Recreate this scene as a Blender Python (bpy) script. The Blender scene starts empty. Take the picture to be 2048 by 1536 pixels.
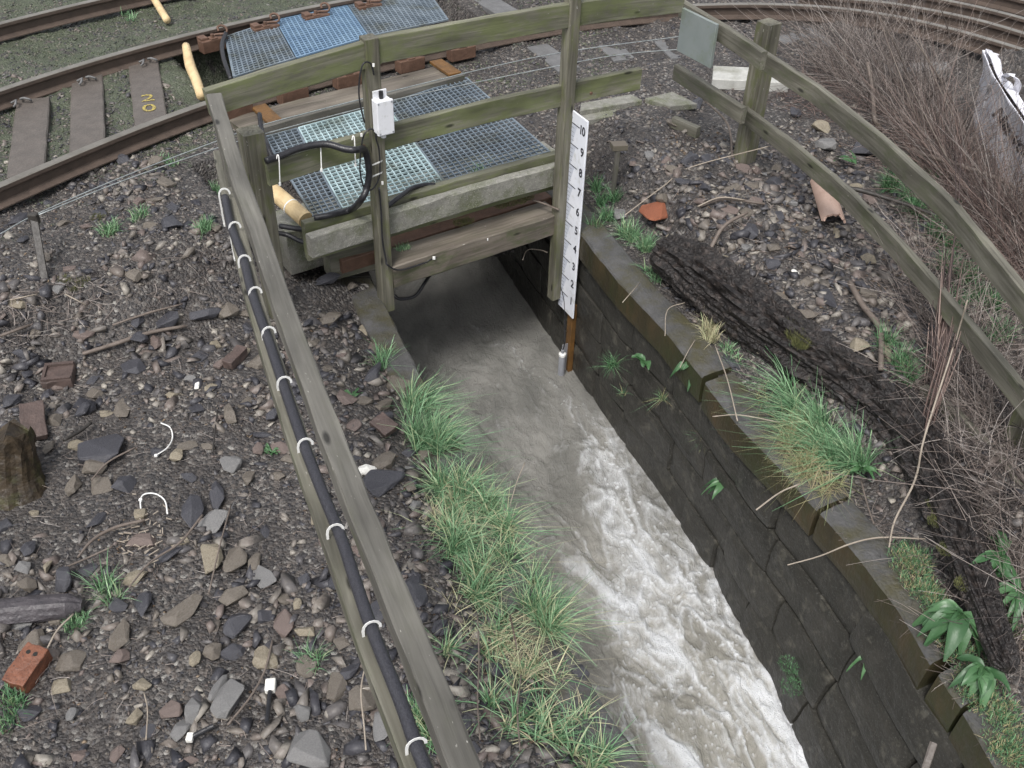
import bpy, bmesh, math, random
import numpy as np
from mathutils import Vector, Matrix, noise as mnoise

# ------------------------------------------------------------------ camera, sky, sun
sc = bpy.context.scene
COL = sc.collection
F, PIT, ROLL, H = 1.96, math.radians(39.3), math.radians(1.8), 5.0
cp, sp, cr, sr = math.cos(PIT), math.sin(PIT), math.cos(ROLL), math.sin(ROLL)
FW = np.array([0, cp, -sp]); _r = np.array([1, 0, 0.]); _u = np.array([0, sp, cp])
RT = _r * cr + _u * sr; UP = _u * cr - _r * sr
cam = bpy.data.cameras.new('camera'); cam_o = bpy.data.objects.new('camera', cam); COL.objects.link(cam_o)
cam.sensor_width = 36; cam.lens = 18 * F; cam.clip_end = 500; cam.clip_start = .05
cam_o.matrix_world = Matrix(((RT[0], UP[0], -FW[0], 0), (RT[1], UP[1], -FW[1], 0), (RT[2], UP[2], -FW[2], H), (0, 0, 0, 1)))
sc.camera = cam_o
SUN_EL, SUN_ROT = math.radians(58), math.radians(200)
w = bpy.data.worlds.new('World'); sc.world = w; w.use_nodes = True
nt = w.node_tree; bgn = nt.nodes['Background']; sky = nt.nodes.new('ShaderNodeTexSky'); sky.sky_type = 'NISHITA'
sky.sun_disc = False; sky.sun_elevation = SUN_EL; sky.sun_rotation = SUN_ROT; sky.dust_density = 4; sky.air_density = 1.0; sky.ozone_density = 1.5
hsv = nt.nodes.new('ShaderNodeHueSaturation'); hsv.inputs['Saturation'].default_value = .28
nt.links.new(sky.outputs[0], hsv.inputs['Color']); nt.links.new(hsv.outputs[0], bgn.inputs[0]); bgn.inputs[1].default_value = .13
sl = bpy.data.lights.new('sun', 'SUN'); so = bpy.data.objects.new('sun', sl); COL.objects.link(so)
sl.energy = 1.5; sl.angle = math.radians(14); sl.color = (1, .97, .94)
sdir = Vector((math.sin(SUN_ROT) * math.cos(SUN_EL), math.cos(SUN_ROT) * math.cos(SUN_EL), math.sin(SUN_EL)))
so.rotation_euler = sdir.to_track_quat('Z', 'Y').to_euler()
sc.view_settings.view_transform = 'Standard'; sc.view_settings.look = 'None'
sc.view_settings.exposure = 0.75; sc.view_settings.gamma = 1
sc.render.engine = 'CYCLES'
sc.cycles.max_bounces = 5; sc.cycles.diffuse_bounces = 3; sc.cycles.glossy_bounces = 3; sc.cycles.transmission_bounces = 2

rnd = random.Random(7)
R = np.random.default_rng(7)

# ------------------------------------------------------------------ picture -> place
def at(x, y, z):
    d = FW + RT * ((x - 1024) / 1024 / F) - UP * ((y - 768) / 1024 / F)
    return np.array([0, 0, H]) + d * ((z - H) / d[2])
def proj(P):
    v = np.asarray(P, float) - np.array([0, 0, H]); wd = v @ FW
    return 1024 + 1024 * F * (v @ RT) / wd, 768 - 1024 * F * (v @ UP) / wd, wd
def fl(pts, z): return np.array([at(x, y, z) for x, y in pts])

# ------------------------------------------------------------------ numpy noise
_perm = np.random.default_rng(3).permutation(4096)
def vnoise(x, y):
    xi = np.floor(x).astype(int); yi = np.floor(y).astype(int); fx = x - xi; fy = y - yi
    fx = fx * fx * (3 - 2 * fx); fy = fy * fy * (3 - 2 * fy)
    h = lambda a, b: _perm[(_perm[a & 4095] + b) & 4095] / 4095.0
    return (h(xi, yi) * (1 - fx) + h(xi + 1, yi) * fx) * (1 - fy) + (h(xi, yi + 1) * (1 - fx) + h(xi + 1, yi + 1) * fx) * fy
def fbm(x, y, o=4):
    s = 0; a = .5; t = 0
    for i in range(o):
        s = s + a * vnoise(x * 2 ** i + 17.3 * i, y * 2 ** i + 5.1 * i); t += a; a *= .5
    return s / t
def ss(a, b, x):
    t = np.clip((x - a) / (b - a), 0, 1); return t * t * (3 - 2 * t)

# ------------------------------------------------------------------ channel lines and terrain
LE = fl([(767, 600), (832, 730), (940, 925), (1055, 1141), (1126, 1274), (1225, 1438), (1284, 1517)], 1.08)[:, :2]
RE = fl([(1171, 482), (1239, 569), (1328, 661), (1401, 751), (1476, 847), (1558, 932), (1647, 1031), (1715, 1110), (1800, 1223), (1861, 1332), (1923, 1417), (1990, 1531)], 1.28)[:, :2]
WR = fl([(1140, 735), (1179, 782), (1247, 885), (1367, 1069), (1414, 1141), (1442, 1209), (1531, 1353), (1606, 1530)], 0.0)[:, :2]
def ext(P, up, dn):
    P = P[np.argsort(P[:, 1])]
    a = P[0] - np.array([dn[0], 1]) * (P[0][1] + 9); b = P[-1] + np.array([up[0], 1]) * (14 - P[-1][1])
    return np.vstack([a, P, b])
LE = ext(LE, (-.42,), (-.5,)); RE = ext(RE, (-.40,), (-.30,)); WR = ext(WR, (-.42,), (-.22,))
xL = lambda y: np.interp(y, LE[:, 1], LE[:, 0]); xR = lambda y: np.interp(y, RE[:, 1], RE[:, 0])
xW = lambda y: np.minimum(np.interp(y, WR[:, 1], WR[:, 0]), xR(y) + .02)
BD = np.array([.825, .565]); BN = np.array([-.565, .825])
def vv(x, y): return x * BN[0] + y * BN[1]
def uu(x, y): return x * BD[0] + y * BD[1]
def gz(x, y, rough=True):
    x = np.asarray(x, float); y = np.asarray(y, float)
    v = vv(x, y); u = uu(x, y)
    dl = xL(y) - x; dr = x - xR(y)
    zl = 1.06 + .13 * ss(0.15, .55, dl) + .02 * ss(.6, 3, dl)
    zl = zl + .33 * ss(5.2, 5.9, v)
    zr = 1.25 + .33 * ss(.32, .85, dr) - .06 * ss(1.0, 1.8, dr)
    z = np.where(dr > 0, zr, np.where(dl > 0, zl, np.where(x - xL(y) < (xR(y) - xL(y)) / 2, 1.08, 1.26)))
    z = z + (1.54 - z) * ss(5.6, 6.1, v)
    if rough:
        z = z + (fbm(x * 2.2, y * 2.2, 4) - .5) * np.where(dr > 0, .17, .11) * ss(.0, .35, np.maximum(dl, dr)) + (fbm(x * 11, y * 11, 3) - .5) * .035
    # pits under the walkway gratings
    pit = ((v > 5.42) & (v < 6.85) & (u > 1.80) & (u < 3.82))
    pit2 = ((v > 7.85) & (v < 8.95) & (u > 2.35) & (u < 5.2))
    z = np.where(pit | pit2, z - .45, z)
    return z
def gp(px, py, dz=0.0, z0=1.3):
    z = z0
    for i in range(12):
        p = at(px, py, z + dz); z = float(gz(p[0], p[1])) * .6 + z * .4
    p = at(px, py, z + dz); return p

# ------------------------------------------------------------------ materials
MATS = {}
def mat(name, cols, scale=8, detail=5, rough=.55, bump=.3, bscale=40, stretch=(1, 1, 1), moss=None, mossamt=.5, mossscale=2.5,
        spec=.4, attr=None, rand=False, metal=0, bdist=.01, speck=None, world=False, rvar=.15):
    m = bpy.data.materials.new(name); m.use_nodes = True; n = m.node_tree.nodes; L = m.node_tree.links
    b = n['Principled BSDF']; tc = n.new('ShaderNodeTexCoord'); mp = n.new('ShaderNodeMapping'); mp.inputs['Scale'].default_value = stretch
    if world:
        g = n.new('ShaderNodeNewGeometry'); L.new(g.outputs['Position'], mp.inputs[0])
    else: L.new(tc.outputs['Object'], mp.inputs[0])
    ns = n.new('ShaderNodeTexNoise'); ns.inputs['Scale'].default_value = scale; ns.inputs['Detail'].default_value = detail; ns.inputs['Roughness'].default_value = .65
    L.new(mp.outputs[0], ns.inputs['Vector'])
    cr_ = n.new('ShaderNodeValToRGB'); e = cr_.color_ramp.elements
    while len(e) < len(cols): e.new(.5)
    for k, (p, c) in enumerate(cols): e[k].position = p; e[k].color = (*c, 1)
    fac = ns.outputs['Fac']
    if rand or attr:
        if rand:
            oi = n.new('ShaderNodeObjectInfo'); src = oi.outputs['Random']
        else:
            at_ = n.new('ShaderNodeAttribute'); at_.attribute_name = attr; src = at_.outputs['Fac']
        ma = n.new('ShaderNodeMath'); ma.operation = 'MULTIPLY_ADD'; ma.inputs[1].default_value = .28; L.new(ns.outputs['Fac'], ma.inputs[0])
        sb = n.new('ShaderNodeMath'); sb.operation = 'SUBTRACT'; sb.inputs[1].default_value = .14; L.new(src, sb.inputs[0]); L.new(sb.outputs[0], ma.inputs[2])
        fac = ma.outputs[0]
    L.new(fac, cr_.inputs[0]); colr = cr_.outputs[0]
    if moss:
        n2 = n.new('ShaderNodeTexNoise'); n2.inputs['Scale'].default_value = mossscale; n2.inputs['Detail'].default_value = 6; n2.inputs['Roughness'].default_value = .7
        L.new(mp.outputs[0] if not world else mp.outputs[0], n2.inputs['Vector'])
        r2 = n.new('ShaderNodeValToRGB'); r2.color_ramp.elements[0].position = max(0, .62 - mossamt * .35); r2.color_ramp.elements[1].position = .80 - mossamt * .3
        L.new(n2.outputs['Fac'], r2.inputs[0]); mx = n.new('ShaderNodeMixRGB'); mx.inputs[2].default_value = (*moss, 1)
        L.new(r2.outputs[0], mx.inputs[0]); L.new(colr, mx.inputs[1]); colr = mx.outputs[0]
    if speck:
        n3 = n.new('ShaderNodeTexNoise'); n3.inputs['Scale'].default_value = 130; n3.inputs['Detail'].default_value = 2; L.new(tc.outputs['Object'], n3.inputs['Vector'])
        r3 = n.new('ShaderNodeValToRGB'); r3.color_ramp.elements[0].position = .6; r3.color_ramp.elements[1].position = .72
        L.new(n3.outputs['Fac'], r3.inputs[0]); mx = n.new('ShaderNodeMixRGB'); mx.inputs[2].default_value = (*speck, 1)
        L.new(r3.outputs[0], mx.inputs[0]); L.new(colr, mx.inputs[1]); colr = mx.outputs[0]
    L.new(colr, b.inputs['Base Color']); b.inputs['Metallic'].default_value = metal
    b.inputs['Specular IOR Level'].default_value = spec
    mr = n.new('ShaderNodeMapRange'); mr.inputs['To Min'].default_value = max(.05, rough - rvar); mr.inputs['To Max'].default_value = min(1, rough + rvar)
    n4 = n.new('ShaderNodeTexNoise'); n4.inputs['Scale'].default_value = bscale; n4.inputs['Detail'].default_value = 4; L.new(mp.outputs[0], n4.inputs['Vector'])
    L.new(n4.outputs['Fac'], mr.inputs[0]); L.new(mr.outputs[0], b.inputs['Roughness'])
    if bump:
        bp = n.new('ShaderNodeBump'); bp.inputs['Strength'].default_value = bump; bp.inputs['Distance'].default_value = bdist
        L.new(n4.outputs['Fac'], bp.inputs['Height']); L.new(bp.outputs[0], b.inputs['Normal'])
    MATS[name] = m; return m

# weathered timber: grain runs along the board (attribute 'g' carries along/across coordinates)
def wood(name, c0, c1, moss, amt, rough=.6):
    m = bpy.data.materials.new(name); m.use_nodes = True; n = m.node_tree.nodes; L = m.node_tree.links; b = n['Principled BSDF']
    a = n.new('ShaderNodeAttribute'); a.attribute_name = 'g'
    mp = n.new('ShaderNodeMapping'); mp.inputs['Scale'].default_value = (2.2, 55, 55); L.new(a.outputs['Vector'], mp.inputs[0])
    ns = n.new('ShaderNodeTexNoise'); ns.inputs['Scale'].default_value = 1; ns.inputs['Detail'].default_value = 6; ns.inputs['Distortion'].default_value = .6; L.new(mp.outputs[0], ns.inputs['Vector'])
    r = n.new('ShaderNodeValToRGB'); r.color_ramp.elements[0].position = .3; r.color_ramp.elements[1].position = .72
    r.color_ramp.elements[0].color = (*c0, 1); r.color_ramp.elements[1].color = (*c1, 1); L.new(ns.outputs['Fac'], r.inputs[0])
    mp2 = n.new('ShaderNodeMapping'); mp2.inputs['Scale'].default_value = (3, 9, 9); L.new(a.outputs['Vector'], mp2.inputs[0])
    n2 = n.new('ShaderNodeTexNoise'); n2.inputs['Scale'].default_value = 1.6; n2.inputs['Detail'].default_value = 7; n2.inputs['Roughness'].default_value = .7; L.new(mp2.outputs[0], n2.inputs['Vector'])
    r2 = n.new('ShaderNodeValToRGB'); r2.color_ramp.elements[0].position = .66 - amt * .4; r2.color_ramp.elements[1].position = .82 - amt * .4; L.new(n2.outputs['Fac'], r2.inputs[0])
    # algae settles on the standing faces, worn tops stay grey
    ge = n.new('ShaderNodeNewGeometry'); sx = n.new('ShaderNodeSeparateXYZ'); L.new(ge.outputs['Normal'], sx.inputs[0])
    ab = n.new('ShaderNodeMath'); ab.operation = 'ABSOLUTE'; L.new(sx.outputs[2], ab.inputs[0])
    om = n.new('ShaderNodeMath'); om.operation = 'MULTIPLY_ADD'; om.inputs[1].default_value = -.8; om.inputs[2].default_value = 1; L.new(ab.outputs[0], om.inputs[0])
    mu = n.new('ShaderNodeMath'); mu.operation = 'MULTIPLY'; L.new(r2.outputs[0], mu.inputs[0]); L.new(om.outputs[0], mu.inputs[1])
    mx = n.new('ShaderNodeMixRGB'); mx.inputs[2].default_value = (*moss, 1); L.new(mu.outputs[0], mx.inputs[0]); L.new(r.outputs[0], mx.inputs[1])
    mp5 = n.new('ShaderNodeMapping'); mp5.inputs['Scale'].default_value = (3.0, 9, 9); L.new(a.outputs['Vector'], mp5.inputs[0])
    vk = n.new('ShaderNodeTexVoronoi'); vk.inputs['Scale'].default_value = 1.0; L.new(mp5.outputs[0], vk.inputs['Vector'])
    rk = n.new('ShaderNodeValToRGB'); rk.color_ramp.elements[0].position = .06; rk.color_ramp.elements[1].position = .13; L.new(vk.outputs['Distance'], rk.inputs[0])
    mk_ = n.new('ShaderNodeMixRGB'); mk_.blend_type = 'MULTIPLY'; mk_.inputs[0].default_value = .75; L.new(mx.outputs[0], mk_.inputs[1]); L.new(rk.outputs[0], mk_.inputs[2])
    mp6 = n.new('ShaderNodeMapping'); mp6.inputs['Scale'].default_value = (1.3, 5, 5); L.new(a.outputs['Vector'], mp6.inputs[0])
    n6 = n.new('ShaderNodeTexNoise'); n6.inputs['Scale'].default_value = 1.5; n6.inputs['Detail'].default_value = 5; L.new(mp6.outputs[0], n6.inputs['Vector'])
    hv = n.new('ShaderNodeHueSaturation'); vr = n.new('ShaderNodeMapRange'); vr.inputs['From Min'].default_value = .3; vr.inputs['From Max'].default_value = .7; vr.inputs['To Min'].default_value = .62; vr.inputs['To Max'].default_value = 1.45
    L.new(n6.outputs['Fac'], vr.inputs[0]); L.new(vr.outputs[0], hv.inputs['Value']); L.new(mk_.outputs[0], hv.inputs['Color']); mx = hv
    # pale scratches / droppings
    n3 = n.new('ShaderNodeTexNoise'); n3.inputs['Scale'].default_value = 1; n3.inputs['Detail'].default_value = 2
    mp3 = n.new('ShaderNodeMapping'); mp3.inputs['Scale'].default_value = (30, 90, 90); L.new(a.outputs['Vector'], mp3.inputs[0]); L.new(mp3.outputs[0], n3.inputs['Vector'])
    r3 = n.new('ShaderNodeValToRGB'); r3.color_ramp.elements[0].position = .72; r3.color_ramp.elements[1].position = .78; L.new(n3.outputs['Fac'], r3.inputs[0])
    mx2 = n.new('ShaderNodeMixRGB'); mx2.inputs[2].default_value = (.34, .33, .30, 1); L.new(r3.outputs[0], mx2.inputs[0]); L.new(mx.outputs[0], mx2.inputs[1])
    L.new(mx2.outputs[0], b.inputs['Base Color']); b.inputs['Roughness'].default_value = rough; b.inputs['Specular IOR Level'].default_value = .35
    bp = n.new('ShaderNodeBump'); bp.inputs['Strength'].default_value = .5; bp.inputs['Distance'].default_value = .004; L.new(ns.outputs['Fac'], bp.inputs['Height']); L.new(bp.outputs[0], b.inputs['Normal'])
    MATS[name] = m; return m
M = MATS
wood('wood_rail', (.085, .08, .062), (.165, .158, .13), (.09, .096, .06), .45)
wood('wood_mossy', (.085, .085, .06), (.17, .165, .125), (.115, .128, .062), .62)
wood('wood_grey', (.085, .081, .070), (.135, .129, .114), (.085, .09, .055), .35)
wood('wood_post', (.075, .07, .052), (.165, .157, .125), (.105, .112, .055), .45)
wood('wood_brown', (.085, .072, .058), (.155, .135, .112), (.075, .08, .045), .5)
STONE = [(0, (.028, .028, .034)), (.22, (.058, .057, .064)), (.42, (.105, .097, .094)), (.60, (.16, .142, .122)), (.76, (.135, .108, .098)), (.90, (.205, .188, .165)), (1, (.31, .285, .245))]
mat('stone', STONE, 14, rough=.45, bump=.5, bscale=45, rand=True, moss=(.07, .065, .05), mossamt=.25, mossscale=9)
mat('stone_stuff', STONE, 30, rough=.45, bump=.4, bscale=70, attr='col')
mat('stone_mossy', STONE, 30, rough=.6, bump=.3, bscale=70, attr='col', moss=(.08, .10, .055), mossamt=.55, mossscale=2.2, world=True)
mat('stone_dark', [(.2, (.03, .03, .036)), (.8, (.075, .075, .085))], 10, rough=.33, bump=.5, bscale=30)
mat('stone_brown', [(.2, (.095, .083, .07)), (.8, (.185, .162, .137))], 10, rough=.5, bump=.5, bscale=35, moss=(.09, .075, .055), mossamt=.4, mossscale=8)
mat('stone_cream', [(.2, (.17, .148, .112)), (.8, (.31, .275, .21))], 12, rough=.55, bump=.5, bscale=35, moss=(.14, .11, .07), mossamt=.4, mossscale=8)
mat('stone_pink', [(.2, (.105, .08, .072)), (.8, (.175, .138, .122))], 12, rough=.5, bump=.5, bscale=35)
mat('stone_grey', [(.2, (.11, .11, .11)), (.8, (.21, .205, .20))], 12, rough=.5, bump=.5, bscale=35)
mat('brick_red', [(.2, (.10, .040, .024)), (.7, (.19, .075, .042)), (.9, (.16, .09, .06))], 14, rough=.5, bump=.5, bscale=60, speck=(.05, .03, .025))
mat('brick_dull', [(.2, (.055, .042, .038)), (.8, (.108, .076, .066))], 14, rough=.5, bump=.5, bscale=60)
mat('brick_orange', [(.3, (.13, .05, .03)), (.5, (.30, .10, .05)), (.65, (.22, .10, .06)), (.75, (.10, .06, .04))], 22, rough=.55, bump=.9, bscale=40)
mat('terracotta', [(.2, (.38, .25, .195)), (.8, (.52, .38, .31))], 6, rough=.5, bump=.2, bscale=60, speck=(.36, .25, .18))
mat('white_scrap', [(.2, (.55, .53, .48)), (.8, (.8, .8, .76))], 20, rough=.6, bump=.3)
mat('concrete', [(.25, (.14, .137, .12)), (.75, (.27, .265, .235))], 22, rough=.7, bump=.5, bscale=90, moss=(.11, .12, .07), mossamt=.45, mossscale=5, speck=(.36, .35, .31))
mat('concrete_pale', [(.25, (.33, .33, .31)), (.75, (.48, .48, .45))], 12, rough=.7, bump=.3, bscale=90, moss=(.2, .2, .16), mossamt=.3)
mat('coping', [(.25, (.048, .048, .047)), (.75, (.105, .103, .102))], 9, rough=.5, bump=.6, bscale=60, moss=(.06, .055, .03), mossamt=.5, mossscale=4, world=True)
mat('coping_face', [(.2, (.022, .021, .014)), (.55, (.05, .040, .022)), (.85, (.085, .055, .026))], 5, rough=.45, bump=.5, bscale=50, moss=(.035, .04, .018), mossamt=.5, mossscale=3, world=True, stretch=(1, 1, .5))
mat('wall_stone', [(.2, (.018, .018, .016)), (.6, (.038, .036, .031)), (.85, (.062, .058, .05))], 5, rough=.42, bump=.7, bscale=34, moss=(.12, .113, .092), mossamt=.20, mossscale=9, world=True, bdist=.010, speck=(.10, .10, .09))
mat('wall_back_and_shade', [(.3, (.006, .006, .005)), (.7, (.015, .014, .012))], 8, rough=.7)  # backs the wall joints; also the painted dark under gratings and in brick holes
mat('soil_face', [(.3, (.02, .018, .015)), (.7, (.06, .05, .04))], 8, rough=.8, bump=1, bscale=20, world=True)
mat('rust', [(.2, (.065, .038, .026)), (.55, (.115, .066, .045)), (.85, (.17, .105, .075))], 12, rough=.6, bump=.4, bscale=60)
mat('rust_orange', [(.2, (.06, .035, .015)), (.7, (.17, .085, .025))], 12, rough=.5, bump=.4, bscale=60)
mat('rail_rust', [(.25, (.055, .042, .035)), (.75, (.10, .075, .06))], 10, rough=.55, bump=.3, bscale=60)
mat('rail_head', [(.25, (.13, .12, .10)), (.75, (.24, .225, .20))], 6, rough=.38, bump=.1, bscale=60, metal=.3)
mat('sleeper', [(.2, (.07, .062, .055)), (.8, (.13, .113, .10))], 10, rough=.5, bump=.5, bscale=50, stretch=(1, 1, 1), speck=(.16, .15, .13))
mat('sleeper_grey', [(.2, (.09, .09, .09)), (.8, (.165, .165, .165))], 10, rough=.6, bump=.4, bscale=50)
mat('grate_light', [(.25, (.24, .34, .36)), (.7, (.44, .56, .58))], 7, rough=.5, bump=.1, moss=(.13, .15, .12), mossamt=.35, mossscale=3)
mat('grate_dark', [(.25, (.08, .105, .13)), (.75, (.20, .24, .275))], 5, rough=.5, bump=.1, moss=(.09, .095, .075), mossamt=.35, mossscale=3)
mat('grate_teal', [(.2, (.22, .29, .30)), (.8, (.36, .45, .46))], 7, rough=.45, bump=.1)
mat('grate_blue', [(.2, (.10, .17, .27)), (.8, (.20, .30, .40))], 7, rough=.45, bump=.1)
mat('cable', [(.3, (.012, .012, .014)), (.7, (.03, .03, .034))], 30, rough=.35, bump=.2, bscale=120)
mat('cable_braid', [(.3, (.018, .018, .022)), (.7, (.05, .05, .06))], 140, rough=.4, bump=.6, bscale=240, bdist=.004)
mat('tie', [(.3, (.62, .62, .6)), (.7, (.8, .8, .78))], 20, rough=.45, bump=0)
mat('box_white', [(.3, (.62, .63, .66)), (.7, (.75, .76, .79))], 4, rough=.4, bump=.05, moss=(.42, .43, .41), mossamt=.2, mossscale=14)
mat('board_white', [(.3, (.66, .68, .74)), (.7, (.80, .82, .87))], 3, rough=.4, bump=.03, moss=(.48, .49, .47), mossamt=.25, mossscale=9)
mat('board_grey', [(.3, (.47, .50, .58)), (.7, (.60, .63, .70))], 180, rough=.4, bump=0)
mat('ink', [(.3, (.02, .02, .03)), (.7, (.035, .035, .045))], 10, rough=.5, bump=0)
mat('sensor_grey', [(.3, (.27, .28, .31)), (.7, (.36, .37, .40))], 10, rough=.35, bump=0, metal=.2)
mat('plate_grey', [(.2, (.16, .185, .18)), (.8, (.22, .245, .24))], 5, rough=.5, bump=.1, moss=(.13, .16, .10), mossamt=.5, mossscale=3)
mat('paint_yellow', [(.42, (.12, .10, .07)), (.55, (.42, .34, .08))], 60, rough=.6, bump=.2)
mat('pole_pale', [(.25, (.46, .33, .17)), (.6, (.64, .50, .29)), (.75, (.30, .21, .13))], 8, rough=.5, bump=.4, bscale=40)
mat('wire', [(.3, (.22, .24, .24)), (.7, (.38, .41, .41))], 20, rough=.4, bump=0, metal=.4)
mat('bark_dark', [(.3, (.006, .005, .005)), (.52, (.018, .015, .014)), (.76, (.07, .055, .048))], 22, rough=.5, bump=1, bscale=50, bdist=.02, world=True)
mat('char', [(.2, (.028, .026, .03)), (.8, (.085, .075, .08))], 18, rough=.45, bump=1, bscale=40, bdist=.01)
mat('stump_wood', [(.3, (.010, .008, .006)), (.7, (.060, .042, .024))], 12, rough=.5, bump=1, bscale=30, bdist=.01, moss=(.06, .062, .022), mossamt=.3, mossscale=5)
mat('moss', [(.2, (.05, .062, .02)), (.55, (.115, .12, .045)), (.85, (.20, .19, .08))], 20, rough=.8, bump=.3, attr=None)
mat('twig', [(.0, (.04, .034, .034)), (.35, (.105, .085, .076)), (.7, (.22, .182, .16)), (1, (.36, .325, .30))], 6, rough=.6, bump=.2, attr='col')
mat('twig_pale', [(.2, (.20, .165, .13)), (.8, (.36, .315, .26))], 14, rough=.6, bump=.2)
mat('twig_brown', [(.2, (.08, .064, .054)), (.8, (.18, .148, .125))], 14, rough=.6, bump=.3)
mat('cane_red', [(.0, (.04, .027, .026)), (.5, (.105, .07, .062)), (1, (.28, .21, .18))], 6, rough=.55, bump=.2, attr='col')
mat('twig_dark', [(.2, (.02, .018, .016)), (.8, (.05, .045, .04))], 14, rough=.5, bump=.4)
mat('leaf', [(.0, (.02, .055, .022)), (.5, (.048, .115, .045)), (1, (.10, .19, .09))], 9, rough=.42, bump=.2, attr='col')
mat('bag_white', [(.2, (.68, .68, .73)), (.8, (.80, .80, .85))], 5, rough=.6, bump=.6, bscale=25)
mat('bag_inside', [(.2, (.28, .28, .30)), (.8, (.42, .42, .44))], 5, rough=.7, bump=.3)
GR = [(0, (.055, .125, .055)), (.30, (.13, .255, .13)), (.55, (.25, .40, .23)), (.68, (.36, .42, .24)), (.8, (.40, .39, .24)), (1, (.52, .46, .31))]
mat('grass', GR, 6, rough=.5, bump=0, attr='col', spec=.3)
GD = [(0, (.035, .085, .035)), (.40, (.09, .20, .095)), (.60, (.17, .30, .16)), (.74, (.22, .23, .11)), (1, (.36, .30, .19))]
mat('grass_dark', GD, 6, rough=.5, bump=0, attr='col', spec=.3)

# ground: fine wet grit in several tones, moss film where the vertex layer says so
def ground_mat():
    m = bpy.data.materials.new('ground'); m.use_nodes = True; n = m.node_tree.nodes; L = m.node_tree.links; b = n['Principled BSDF']
    g = n.new('ShaderNodeNewGeometry')
    def vor(s):
        v = n.new('ShaderNodeTexVoronoi'); v.inputs['Scale'].default_value = s; L.new(g.outputs['Position'], v.inputs['Vector']); return v
    v1, v2 = vor(55), vor(120)
    sx = n.new('ShaderNodeSeparateColor'); L.new(v1.outputs['Color'], sx.inputs[0])
    r = n.new('ShaderNodeValToRGB'); e = r.color_ramp.elements
    cs = [(0, (.030, .028, .028)), (.35, (.048, .045, .044)), (.6, (.07, .062, .057)), (.8, (.092, .08, .071)), (.93, (.14, .13, .12)), (1, (.26, .25, .23))]
    while len(e) < len(cs): e.new(.5)
    for k, (p, c) in enumerate(cs): e[k].position = p; e[k].color = (*c, 1)
    L.new(sx.outputs[0], r.inputs[0])
    ns = n.new('ShaderNodeTexNoise'); ns.inputs['Scale'].default_value = 2.5; ns.inputs['Detail'].default_value = 6; L.new(g.outputs['Position'], ns.inputs['Vector'])
    mx = n.new('ShaderNodeMixRGB'); mx.blend_type = 'MIX'; r1 = n.new('ShaderNodeValToRGB'); r1.color_ramp.elements[0].position = .42; r1.color_ramp.elements[1].position = .62
    L.new(ns.outputs['Fac'], r1.inputs[0]); mm = n.new('ShaderNodeMath'); mm.operation = 'MULTIPLY'; mm.inputs[1].default_value = .55; L.new(r1.outputs[0], mm.inputs[0]); L.new(mm.outputs[0], mx.inputs[0])
    L.new(r.outputs[0], mx.inputs[1]); mx.inputs[2].default_value = (.037, .032, .030, 1)
    a = n.new('ShaderNodeAttribute'); a.attribute_name = 'moss'
    n2 = n.new('ShaderNodeTexNoise'); n2.inputs['Scale'].default_value = 9; n2.inputs['Detail'].default_value = 7; n2.inputs['Roughness'].default_value = .7; L.new(g.outputs['Position'], n2.inputs['Vector'])
    ad = n.new('ShaderNodeMath'); ad.operation = 'ADD'; L.new(a.outputs['Fac'], ad.inputs[0]); L.new(n2.outputs['Fac'], ad.inputs[1])
    r2 = n.new('ShaderNodeValToRGB'); r2.color_ramp.elements[0].position = .88; r2.color_ramp.elements[1].position = .98; L.new(ad.outputs[0], r2.inputs[0])
    m3 = n.new('ShaderNodeMath'); m3.operation = 'MULTIPLY'; m3.inputs[1].default_value = .7; L.new(r2.outputs[0], m3.inputs[0])
    mx2 = n.new('ShaderNodeMixRGB'); L.new(m3.outputs[0], mx2.inputs[0]); L.new(mx.outputs[0], mx2.inputs[1]); mx2.inputs[2].default_value = (.072, .09, .052, 1)
    L.new(mx2.outputs[0], b.inputs['Base Color']); b.inputs['Roughness'].default_value = .55; b.inputs['Specular IOR Level'].default_value = .4
    b1 = n.new('ShaderNodeBump'); b1.invert = True; b1.inputs['Strength'].default_value = .9; b1.inputs['Distance'].default_value = .012; L.new(v1.outputs['Distance'], b1.inputs['Height'])
    b2 = n.new('ShaderNodeBump'); b2.invert = True; b2.inputs['Strength'].default_value = .6; b2.inputs['Distance'].default_value = .006; L.new(v2.outputs['Distance'], b2.inputs['Height'])
    L.new(b1.outputs[0], b2.inputs['Normal']); L.new(b2.outputs[0], b.inputs['Normal'])
    M['ground'] = m
ground_mat()

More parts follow.
